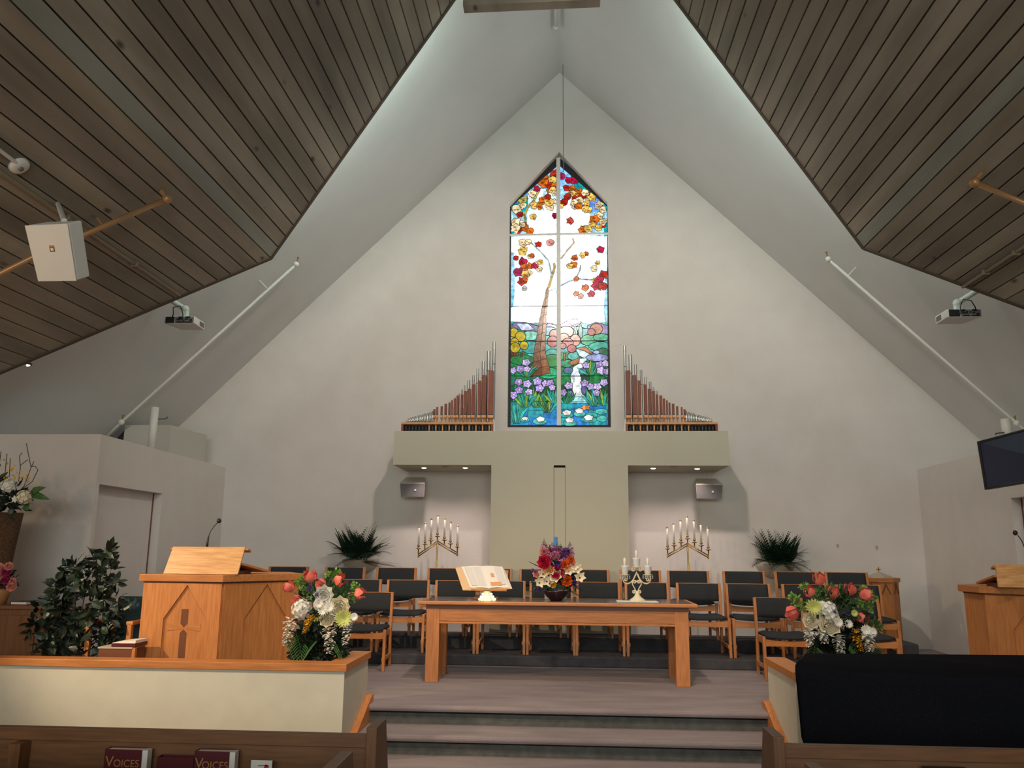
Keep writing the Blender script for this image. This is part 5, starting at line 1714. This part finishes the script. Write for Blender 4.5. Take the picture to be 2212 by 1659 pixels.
# ------------------------------------------------------------------ left edge: organ console, vase, wicker basket, armchair, books
CY = 6.98
ct = at(40, 1308, Y=CY).z
x1 = at(98, 1340, Y=CY).x
con = thing('organ_console', 'dark wooden organ console at the left edge behind the low wall', 'organ console', (x1 - .7, CY + .3, PZ))
obj('case', MB().box(x1 - 1.4, x1, CY, CY + .34, PZ, ct - .03), 'pew_z', con)
obj('lid', MB().box(x1 - 1.43, x1 + .03, CY - .03, CY + .345, ct - .03, ct), 'pew_x', con, bevel=.004)
for k in range(3):
    xx = x1 - .06 - k * .42
    obj('case_panel', MB().box(xx - .36, xx - .02, CY - .012, CY, PZ + .08, ct - .08), 'pew_z', con, bevel=.004)
a, b = at(46, 1302, Y=CY + .05), at(58, 1302, Y=CY + .05)
for k, (u0, u1, hh, m_, lab) in enumerate(((22, 57, .028, 'maroon', 'small maroon book lying on the organ console'), (61, 94, .034, 'dark_metal', 'dark flat book lying on the organ console beside the ficus'))):
    p0, p1 = at(u0, 1305, Y=CY + .06 + .06 * k), at(u1, 1305, Y=CY + .06 + .06 * k)
    t = thing('console_book', lab, 'book', ((p0.x + p1.x) / 2, CY + .14, ct))
    obj('cover', MB().box(p0.x, p1.x, CY + .06 + .05 * k, CY + .22 + .05 * k, ct + .001, ct + .005).box(p0.x, p1.x, CY + .06 + .05 * k, CY + .22 + .05 * k, ct + hh - .004, ct + hh).box(p0.x, p1.x, CY + .216 + .05 * k, CY + .22 + .05 * k, ct + .005, ct + hh - .004), m_, t)
    obj('pages', MB().box(p0.x + .004, p1.x - .004, CY + .064 + .05 * k, CY + .216 + .05 * k, ct + .005, ct + hh - .004), 'paper', t)
v = at(-4, 1306, Y=CY + .05)
vs_ = thing('pink_flower_vase', 'pink roses in a terracotta pot at the left edge on the console', 'flowers', (v.x, CY + .07, ct))
obj('pot', MB().lathe([(.001, .001), (.045, .001), (.07, .10), (.074, .13), (.06, .13), (.001, .11)], (v.x, CY + .07, ct), 18), 'terracotta', vs_, smooth=True)
greens(vs_, [(Vector((v.x, CY + .07, ct + .2)), .12)], 'leaf_dark', 70, .05, .022, 51)
for px, py, r in ((0, 1228, .03), (15, 1236, .03), (20, 1224, .026), (13, 1254, .028), (26, 1268, .030), (28, 1256, .02), (-12, 1250, .03), (4, 1246, .024)):
    rose(vs_, at(px, py, Y=CY), (.2, -1, .3), r, 'petal_magenta' if px % 2 else 'petal_pink')
# wicker basket with dried branches
WY = 7.16
wb_ = at(-20, 1290, Y=WY)
bsk = thing('wicker_basket', 'tall wicker basket of dried flowers and twigs against the left wall', 'flower basket', (wb_.x, WY, ct))
wtop, wr = at(49, 1108, Y=WY), at(20, 1235, Y=WY)
cxw = at(-45, 1200, Y=WY).x
obj('basket', MB().lathe([(.001, 0), (wr.x - cxw - .02, 0), (wr.x - cxw, wr.z - ct), ((wr.x + wtop.x) / 2 - cxw - .002, (wr.z + wtop.z) / 2 - ct), (wtop.x - cxw, wtop.z - ct), (wtop.x - cxw - .02, wtop.z - ct), (.001, wtop.z - ct - .03)], (cxw, WY, ct + .0015), 28, sy=.42), 'wicker', bsk, smooth=True)
greens(bsk, [(at(0, 1075, Y=WY - .05), .17), (at(-40, 1060, Y=WY - .05), .2), (at(30, 1085, Y=WY - .06), .10)], 'leaf_dark', 150, .12, .05, 61)
greens(bsk, [(at(5, 1020, Y=WY - .05), .12), (at(40, 1040, Y=WY - .05), .10), (at(-25, 1000, Y=WY - .05), .14)], 'petal_yellow', 60, .028, .024, 62, 'yellow_blossom')
cluster(bsk, at(52, 1074, Y=WY - .14), .058, 'petal_cream', 30, .016, 'hydrangea')
cluster(bsk, at(18, 1050, Y=WY - .14), .06, 'petal_white', 22, .016, 'hydrangea')
daisy(bsk, at(33, 1078, Y=WY - .16), (0, -1, 0), .035, 'petal_white', 6, 'white_bloom')
mb = MB()
for pts_ in (((50, 1055), (67, 1010), (60, 975), (57, 958)), ((67, 1010), (73, 997)), ((50, 1055), (70, 1040), (82, 1015), (76, 1007), (68, 1008)), ((40, 1040), (44, 1010), (42, 985), (48, 978)), ((10, 1030), (15, 980)), ((20, 1030), (22, 990)), ((44, 1005), (60, 993)), ((-5, 1030), (2, 975))):
    mb.tube([at(x, y, Y=WY - .05) for x, y in pts_], .0035, 5)
obj('twigs', mb, 'twig', bsk)
for (x0, y0), (x1_, y1_) in (((62, 1066), (98, 1052)), ((62, 1066), (106, 1078)), ((55, 1088), (60, 1102))):
    p0, p1 = at(x0, y0, Y=WY - .08), at(x1_, y1_, Y=WY - .12)
    obj('broad_leaf', MB().leaf(p0, p1 - p0, (0, -1, .3), (p1 - p0).length, .07, .2), 'leaf_mid', bsk)

# teal armchair with a hymn book pile in front of it
AY = 7.18
a0, a1 = at(247, 1288, Y=AY + .1), at(330, 1288, Y=AY + .1)
arm = thing('teal_armchair', 'teal upholstered armchair with oak arms, half hidden behind the ficus and lectern', 'armchair', ((a0.x + a1.x) / 2, AY, PZ))
z1_ = a0.z
obj('backrest', MB().box(a0.x + .03, a1.x, AY + .10, AY + .15, PZ + .34, z1_), 'teal_fabric', arm, bevel=.02)
obj('seat', MB().box(a0.x + .05, a1.x, AY - .28, AY + .10, PZ + .32, PZ + .42), 'teal_fabric', arm, bevel=.02)
za = at(270, 1340, Y=AY - .2).z
for x in (a0.x + .02, a1.x + .02):
    obj('arm_rest', MB().box(x - .03, x + .03, AY - .30, AY + .12, za - .03, za), 'oak_y', arm, bevel=.006)
    for y in (AY - .28, AY + .10):
        obj('leg', MB().box(x - .02, x + .02, y - .02, y + .02, PZ, za - .03), 'oak_z', arm, bevel=.004)
obj('front_rail', MB().box(a0.x + .04, a1.x, AY - .29, AY - .26, PZ + .26, PZ + .33), 'oak_x', arm)
HBY = 6.60
p0, p1 = at(240, 1396, Y=HBY), at(293, 1396, Y=HBY)
box_z = at(260, 1398, Y=HBY).z
bs = thing('book_box', 'dark low wooden book box beside the lectern, under the maroon hymn book', 'box', ((p0.x + p1.x) / 2, HBY + .1, PZ))
obj('body', MB().box(p0.x - .10, p1.x - .03, HBY, HBY + .22, PZ, box_z - .012), 'dark_inlay', bs, bevel=.003)
obj('edge', MB().box(p0.x - .105, p1.x - .026, HBY - .005, HBY + .225, box_z - .012, box_z), 'pot_stone', bs)
obj('side_post', MB().box(p1.x - .028, p1.x - .002, HBY, HBY + .03, PZ, box_z - .002), 'oak_z', bs)
hb = thing('hymn_book', 'maroon hymn book with white pages lying flat left of the lectern', 'book', ((p0.x + p1.x) / 2, HBY + .1, box_z))
obj('cover', MB().box(p0.x, p1.x - .005, HBY + .0, HBY + .2, box_z + .001, box_z + .03), 'maroon', hb, bevel=.003)
obj('pages', MB().prism([(p0.x, HBY + .003, box_z + .03), (p1.x - .005, HBY + .003, box_z + .03), (p1.x - .005, HBY + .003, box_z + .052), (p0.x + .08, HBY + .003, box_z + .044)], (0, .19, 0)), 'paper', hb)
obj('page_block', MB().box(p0.x + .01, p1.x - .01, HBY - .001, HBY + .19, box_z + .0305, box_z + .034), 'paper', hb)

# ------------------------------------------------------------------ on the ceiling and side rooms
# white sprinkler pipes below the white slopes
def sprinkler(sgn, nm, pts, hang, base):
    P = [roof_pt(x, y, sgn, .16) for x, y in pts]
    t = thing('sprinkler_pipe', 'white sprinkler pipe along the %s white ceiling slope' % nm, 'pipe', P[0], 'white sprinkler pipes')
    obj('pipe', MB().tube(P, .017, 10), 'white_paint', t, smooth=True)
    for k in (0, len(P) - 2):
        obj('elbow', MB().ball(P[k], .038, 10), 'white_paint', t, smooth=True)
        q = roof_pt(pts[k][0] - sgn * 4, pts[k][1] - 14, sgn, .06)
        obj('sprinkler_head', MB().tube([P[k], q], [.012, .006], 6).ball(q, .016, 6), 'brass', t)
    h = roof_pt(*hang, sgn, .16)
    n = Vector((sgn * SL, 0, 1)).normalized()
    obj('hanger', MB().tube([h, h + n * .16], .008, 6), 'white_paint', t)
sprinkler(-1, 'left', [(640, 571), (262, 912), (228, 945)], (578, 624), None)
sprinkler(1, 'right', [(1789, 560), (2196, 914), (2230, 942)], (1831, 596), None)
p0, p1 = at(1200, -60, Y=9.6), at(1201, 62, Y=10.4)
r0, r1 = Vector((RX - .03, 9.0, RZ - .14)), Vector((RX - .03, 10.25, RZ - .14))
t = thing('ridge_pipe', 'short white pipe end hanging under the ridge at the top', 'pipe', r1)
P_ = [CAM + ray(1200, -60) * ((RZ - .16 - CAM.z) / ray(1200, -60).z), CAM + ray(1201, 58) * ((RZ - .16 - CAM.z) / ray(1201, 58).z)]
obj('pipe', MB().tube(P_, .03, 10), 'white_paint', t, smooth=True)
obj('cap', MB().ball(P_[1], .042, 10), 'white_paint', t, smooth=True)
obj('hanger', MB().tube([P_[1] + Vector((0, -.1, 0)), P_[1] + Vector((0, -.1, .16))], .01, 6), 'white_paint', t)
# hanging cable in front of the window and the wooden board near the ridge
c0, c1 = at(1217, 372, Y=11.3), at(1213, 0, Y=11.3)
tag(obj('hanging_cable', MB().tube([c0, (c0.x, c0.y, RZ - .05)], .0055, 5), 'grey_box'), 'thin dark cable hanging from the ridge in front of the window top', 'cable')
a, b = at(1000, 12, Y=7.2), at(1297, 1, Y=7.2)
bd = thing('ridge_board', 'brown wooden board hung below the ridge at the top edge', 'board', ((a.x + b.x) / 2, 7.2, a.z))
obj('board', MB().hexa([(a.x, 7.2, a.z), (b.x, 7.2, b.z + .012), (b.x, 7.32, b.z + .012), (a.x, 7.32, a.z), (a.x, 7.2, a.z + .22), (b.x, 7.2, a.z + .22), (b.x, 7.32, a.z + .22), (a.x, 7.32, a.z + .22)]), 'plank', bd)
for x in (a.x + .2, b.x - .2):
    obj('hanger', MB().tube([(x, 7.26, a.z + .2), (x, 7.26, 7.6)], .008, 6), 'dark_metal', bd)

# cream duct box and post on the left side room; post on the right one
Yd = pL1.y + 1.35
d0, d1, d2 = at(271, 918, Y=9.6), at(370, 918, Y=8.55), at(447, 939, Y=9.9)
zt_ = d1.z
xa_ = XL(d1.y) - .10
bx = thing('duct_box', 'cream box standing on top of the left side room', 'box', (d1.x, d1.y, WT))
e1, e2 = at(370, 919, Z=zt_), at(447, 940, Z=zt_)
e0 = at(270, 918, Z=zt_)
zt_ = WT + .42
e0, e1, e2 = at(270, 918, Z=zt_), at(370, 918, Z=zt_), at(447, 940, Z=zt_)
e3 = e0 + (e2 - e1)
obj('casing', MB().prism([(p.x, p.y, WT) for p in (e0, e1, e2, e3)], (0, 0, zt_ - WT)), 'box_cream', bx)
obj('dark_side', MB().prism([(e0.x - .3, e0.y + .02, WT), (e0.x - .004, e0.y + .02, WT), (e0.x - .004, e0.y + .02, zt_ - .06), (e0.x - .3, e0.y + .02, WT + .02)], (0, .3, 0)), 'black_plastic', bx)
py_ = at(326, 975, Z=WT)
pz = at(333, 880, Y=py_.y).z
pt = thing('vent_post', 'white round post in front of the cream box on the left side room', 'post', (py_.x, py_.y, WT))
obj('post', MB().tube([(py_.x, py_.y, WT), (py_.x, py_.y, pz)], .046, 14), 'white_paint', pt, smooth=True)
hk = at(342, 905, Y=py_.y)
obj('hook', MB().tube([hk, hk + Vector((.06, 0, 0)), hk + Vector((.10, 0, .004)), hk + Vector((.115, 0, .018)), hk + Vector((.10, 0, .026))], .006, 6), 'dark_metal', pt, smooth=True)

# television and post on the right
TVY = 7.6
tv0, tv1 = at(2111, 954, Y=7.75), at(2128, 1058, Y=7.75)
w3 = at(2212, 927, Y=7.35)
w4 = at(2212, 1044, Y=7.35)
tv = thing('television', 'dark flat television hung high by the right side wall', 'television', ((tv0.x + w3.x) / 2, 7.5, (tv0.z + tv1.z) / 2))
ex = (w3 - tv0)
A0, A1 = tv0, tv0 + ex * 2.4
B0 = tv1
B1 = tv1 + (w4 - tv1) * 2.4
nn = (A1 - A0).cross(B0 - A0).normalized()
if nn.y > 0:
    nn = -nn
obj('housing', MB().prism([A0, A1, B1, B0], nn * -.06), 'black_plastic', tv)
def tvq(u, v, h):
    return A0.lerp(A1, u).lerp(B0.lerp(B1, u), v) + nn * h
obj('bezel', MB().prism([tvq(0, 0, 0), tvq(1, 0, 0), tvq(1, .045, 0), tvq(0, .045, 0)], nn * .006).prism([tvq(0, .955, 0), tvq(1, .955, 0), tvq(1, 1, 0), tvq(0, 1, 0)], nn * .006).prism([tvq(0, .045, 0), tvq(.025, .045, 0), tvq(.025, .955, 0), tvq(0, .955, 0)], nn * .006), 'black_plastic', tv)
obj('screen', MB().prism([tvq(.025, .045, 0), tvq(1, .045, 0), tvq(1, .955, 0), tvq(.025, .955, 0)], nn * .002), 'screen', tv)
mid = tvq(.5, .5, 0)
obj('wall_arm', MB().tube([mid - nn * .05, (XR(8.0), 8.2, mid.z)], .03, 8), 'black_plastic', tv)
p = at(2172, 950, Y=8.0)
p2 = at(2170, 906, Y=8.0)
pt2 = thing('vent_post', 'white round post on the right side room above the television', 'post', (p.x + .25, 8.2, WT))
q_ = at(2172, 905, Y=8.5)
obj('post', MB().tube([(q_.x, 8.5, WT), (q_.x, 8.5, q_.z)], .046, 14), 'white_paint', pt2, smooth=True)
obj('hook', MB().tube([(q_.x, 8.48, q_.z - .14), (q_.x - .08, 8.48, q_.z - .145), (q_.x - .12, 8.48, q_.z - .15), (q_.x - .125, 8.48, q_.z - .165)], .006, 6), 'dark_metal', pt2, smooth=True)

# projectors on white arms from behind the plank edge
def projector(nm, sgn, x0, x1, y0, y1, xs, ys0, yb, arm_px, YP, fl_):
    """back face x0..x1 y0..y1; far end face to xs; bottom row yb"""
    a, b = at(x0, y1, Y=YP), at(x1, y0, Y=YP)
    W_ = b.x - a.x
    t = thing('projector', '%s ceiling projector with black cables, hung under the plank edge' % nm, 'projector', ((a.x + b.x) / 2, YP, a.z), 'ceiling projectors')
    e = at(xs, ys0, Y=YP + .30)
    xl, xr = (a.x, b.x) if sgn < 0 else (a.x, b.x)
    sh = (e.x - (b.x if sgn < 0 else a.x))
    c = [(xl, YP), (xr, YP), (xr + (sh if sgn < 0 else -.07), YP + .28), (xl + (.07 if sgn < 0 else sh), YP + .28)]
    obj('housing', MB().prism([(x, y, a.z) for x, y in c], (0, 0, b.z - a.z)), 'white_plastic', t, bevel=.006)
    h = b.z - a.z
    u = (lambda f: a.x + W_ * f) if sgn < 0 else (lambda f: b.x - W_ * f)
    def bxy(f0, f1, g0, g1, m_, nm_, d=.004):
        xa, xb = sorted((u(f0), u(f1)))
        obj(nm_, MB().box(xa, xb, YP - d, YP + .002, a.z + h * g0, a.z + h * g1), m_, t)
    def slot(f0, f1, nm_, m_, k):
        xa, xb = sorted((u(f0), u(f1)))
    if sgn < 0:
        bxy(.05, .34, .06, .94, 'black_plastic', 'vent_grille')
        bxy(.36, .97, .06, .92, 'grey_plastic', 'connector_panel', .003)
        ports = ((.42, .54, .45, .66), (.57, .63, .5, .72), (.68, .79, .48, .62), (.84, .92, .34, .60), (.42, .66, .10, .26), (.72, .92, .08, .24), (.70, .85, .70, .96))
    else:
        bxy(.64, .95, .06, .94, 'black_plastic', 'vent_grille')
        bxy(.03, .62, .06, .92, 'grey_plastic', 'connector_panel', .003)
        ports = ((.46, .58, .40, .58), (.40, .46, .40, .75), (.32, .36, .45, .72), (.20, .28, .42, .60), (.08, .16, .10, .5), (.36, .55, .08, .24), (.14, .30, .08, .24), (.14, .28, .72, .95))
    for f0, f1, g0, g1 in ports:
        bxy(f0, f1, g0, g1, 'black_plastic', 'port', .007)
    for k in range(6):
        f0, f1 = (.36, .90)
        q0, q1 = Vector((c[1] if sgn < 0 else c[0])[:2] + (0,)), Vector((c[2] if sgn < 0 else c[3])[:2] + (0,))
        zz = a.z + h * (.2 + .11 * k)
        nx = Vector((1 if sgn < 0 else -1, 0, 0)) * .003
        A_, B_ = q0.lerp(q1, .5), q0.lerp(q1, .92)
        obj('side_louvre', MB().prism([(A_.x, A_.y, zz), (B_.x, B_.y, zz), (B_.x, B_.y, zz + .006), (A_.x, A_.y, zz + .006)], nx), 'grey_plastic', t)
    j = at(*arm_px[1], Y=YP + .16)
    far = at(*arm_px[0], Y=YP + .16)
    far2 = far + (far - j) * 1.5
    obj('arm_tube', MB().tube([j, far2], .03, 12), 'white_paint', t, smooth=True)
    obj('arm_joint', MB().ball(j, .045, 12).box(j.x - .03, j.x + .035, j.y - .03, j.y + .03, b.z, j.z), 'white_paint', t, smooth=False)
    obj('mount_plate', MB().box(j.x - .09, j.x + .07, j.y - .06, j.y + .06, b.z, b.z + .008), 'white_paint', t)
    cb0 = j.lerp(far, .35)
    f_ = .28 if sgn < 0 else .18
    obj('cable', MB().tube([cb0 + Vector((0, -.04, 0)), Vector((cb0.x, YP - .03, cb0.z - .06)), Vector((u(f_ + .05), YP - .03, b.z + .02)), Vector((u(f_), YP - .012, b.z - .01))], .006, 6), 'black_plastic', t, smooth=True)
    obj('cable', MB().tube([cb0 + Vector((0, -.04, 0)), Vector((j.x + .05 * -sgn, YP - .03, j.z - .05)), Vector((u(.66), YP - .04, b.z + .01)), Vector((u(.64), YP - .03, a.z + h * .4)), Vector((u(.72), YP - .015, a.z + h * .1))], .006, 6), 'black_plastic', t, smooth=True)
    obj('cable_bead', MB().tube([Vector((u(.5), YP - .012, a.z + h * .80)), Vector((u(.62), YP - .012, a.z + h * .80))], .012, 8), 'black_plastic', t, smooth=True)
projector('left', -1, 354, 421, 683, 699, 445, 690, 711, ((378, 654), (400, 668)), 8.45, 0)
projector('right', 1, 2047, 2120, 667, 685, 2018, 684, 698, ((2095, 638), (2068, 655)), 8.35, 0)

# stage lamp hidden behind the left plank edge
p = at(52, 786, Y=7.95)
sl = thing('stage_lamp', 'small round glowing lamp just below the left plank ceiling edge', 'lamp', p)
obj('lamp_body', MB().lathe([(.05, .06), (.075, .0), (.07, -.012), (.06, -.012), (.05, .0)], p, 16), 'black_plastic', sl, smooth=True)
obj('lamp_lens', MB().lathe([(.001, -.03), (.04, -.024), (.062, -.006), (.062, 0)], p, 16), 'lamp_glow', sl, smooth=True)
obj('lamp_bracket', MB().tube([p + Vector((0, 0, .05)), p + Vector((-.02, -.05, .28))], .01, 6), 'black_plastic', sl)

# things on the left plank slope: hung loudspeaker, copper pipes, smoke detector, conduit
sp = [at(55, 487, Y=4.52), at(147, 483, Y=4.47), at(166, 606, Y=4.66), at(84, 607, Y=4.71)]
spk = thing('hung_loudspeaker', 'white box loudspeaker hung from the left plank ceiling', 'loudspeaker', (sp[0] + sp[2]) / 2)
nn = (sp[1] - sp[0]).cross(sp[3] - sp[0]).normalized()
nn = nn if nn.y < 0 else -nn
bk_ = [p - nn * .10 + (q - p) * .22 * k for p, q, k in ((sp[0], sp[1], 1), (sp[1], sp[0], -.25), (sp[2], sp[3], -.25), (sp[3], sp[2], 1))]
obj('cabinet', MB().hexa([sp[3] - nn * .004, sp[2] - nn * .004, bk_[2], bk_[3], sp[0] - nn * .004, sp[1] - nn * .004, bk_[1], bk_[0]]), 'white_plastic', spk, bevel=.008)
obj('grille', MB().prism([sp[0], sp[1], sp[2], sp[3]], nn * .006), 'white_plastic', spk)
def spq(u, v, h=.006):
    return sp[0].lerp(sp[1], u).lerp(sp[3].lerp(sp[2], u), v) + nn * h
obj('badge', MB().prism([spq(.48, .385), spq(.60, .385), spq(.60, .475), spq(.48, .475)], nn * .002), 'black_plastic', spk)
obj('badge_stripe', MB().prism([spq(.48, .36), spq(.60, .36), spq(.60, .388), spq(.48, .388)], nn * .003), 'badge_orange', spk)
obj('badge_mark', MB().prism([spq(.505, .405, .008), spq(.575, .405, .008), spq(.575, .455, .008), spq(.505, .455, .008)], nn * .001), 'white_plastic', spk)
top = (bk_[0] + bk_[1]) / 2
cp_ = ceil_pt(CL, 'lower', 125, 440)
obj('yoke', MB().tube([top, cp_], .018, 8), 'white_plastic', spk)
def pipe_run(name, label, cl, pix, off, r, m_, drop=None):
    P = [ceil_pt(cl, 'lower', x, y, off) for x, y in pix]
    t = thing(name, label, 'pipe', P[0])
    obj('pipe', MB().tube(P, r, 10), m_, t, smooth=True)
    n = cl['lower'][1]
    k = len(P) - 1
    obj('elbow', MB().ball(P[k], r * 1.9, 10), m_, t, smooth=True)
    obj('drop', MB().tube([P[k], P[k] + n * off], r, 8), m_, t)
    if drop:
        q = ceil_pt(cl, 'lower', *drop, off)
        obj('hanger', MB().tube([q, q + n * off], .007, 6), m_, t)
    return t
pipe_run('copper_pipe', 'copper coloured pipe crossing the left plank ceiling behind the loudspeaker', CL, [(-60, 617), (0, 591), (70, 556), (170, 512), (361, 430)], .09, .022, 'copper_pipe', (222, 488))
pipe_run('copper_pipe', 'copper coloured pipe on the right plank ceiling', CR, [(2290, 478), (2212, 438), (2105, 394)], .09, .022, 'copper_pipe')
def conduit(label, cl, pix, m_='plank', off=.02):
    P = [ceil_pt(cl, 'lower', x, y, off) for x, y in pix]
    t = thing('conduit', label, 'conduit', P[0])
    obj('tube', MB().tube(P, .016, 8), m_, t, smooth=True)
    for k in (.35, .7):
        q = P[0].lerp(P[-1], k)
        obj('clip', MB().box(q.x - .03, q.x + .03, q.y - .012, q.y + .012, q.z - .02, q.z + .02), m_, t)
conduit('thin conduit running along the left planks to the projector', CL, [(-60, 330), (0, 372), (220, 522), (388, 638)], 'conduit_paint')
conduit('thin conduit running along the right planks to the projector', CR, [(2270, 498), (2212, 533), (2080, 620)], 'conduit_paint')
sm = ceil_pt(CL, 'lower', 40, 357, .0)
n = CL['lower'][1]
q = n.to_track_quat('Z', 'Y').to_matrix().to_4x4()
sd = thing('smoke_detector', 'round smoke detector on the left plank ceiling', 'smoke detector', sm)
mb = MB().lathe([(.068, .03), (.070, .0), (.068, -.018), (.045, -.03), (.02, -.032), (.001, -.034)], (0, 0, 0), 20)
mb.v = [tuple(sm + (q.to_3x3() @ Vector(v))) for v in mb.v]
obj('housing', mb, 'white_plastic', sd, smooth=True)
mb = MB().lathe([(.018, -.030), (.018, -.042), (.001, -.044)], (0, 0, 0), 12)
mb.v = [tuple(sm + (q.to_3x3() @ Vector(v))) for v in mb.v]
obj('sensor_cap', mb, 'grey_plastic', sd, smooth=True)
c_ = [ceil_pt(CL, 'lower', x, y, .015) for x, y in ((36, 352), (0, 325), (-60, 280))]
obj('wire_cover', MB().tube(c_, .014, 6), 'white_plastic', sd)
for k, (px, py) in enumerate(((1809, 1178), (1893, 1182))):
    p = at(px, py, Y=WALL)
    tag(obj('picture_hook', MB().box(p.x - .012, p.x + .012, WALL - .02, WALL, p.z - .02, p.z + .02), 'pot_stone', bevel=.004), 'tiny hook on the wall %s the font cabinet' % ('well left of' if k == 0 else 'just above'), 'hook')
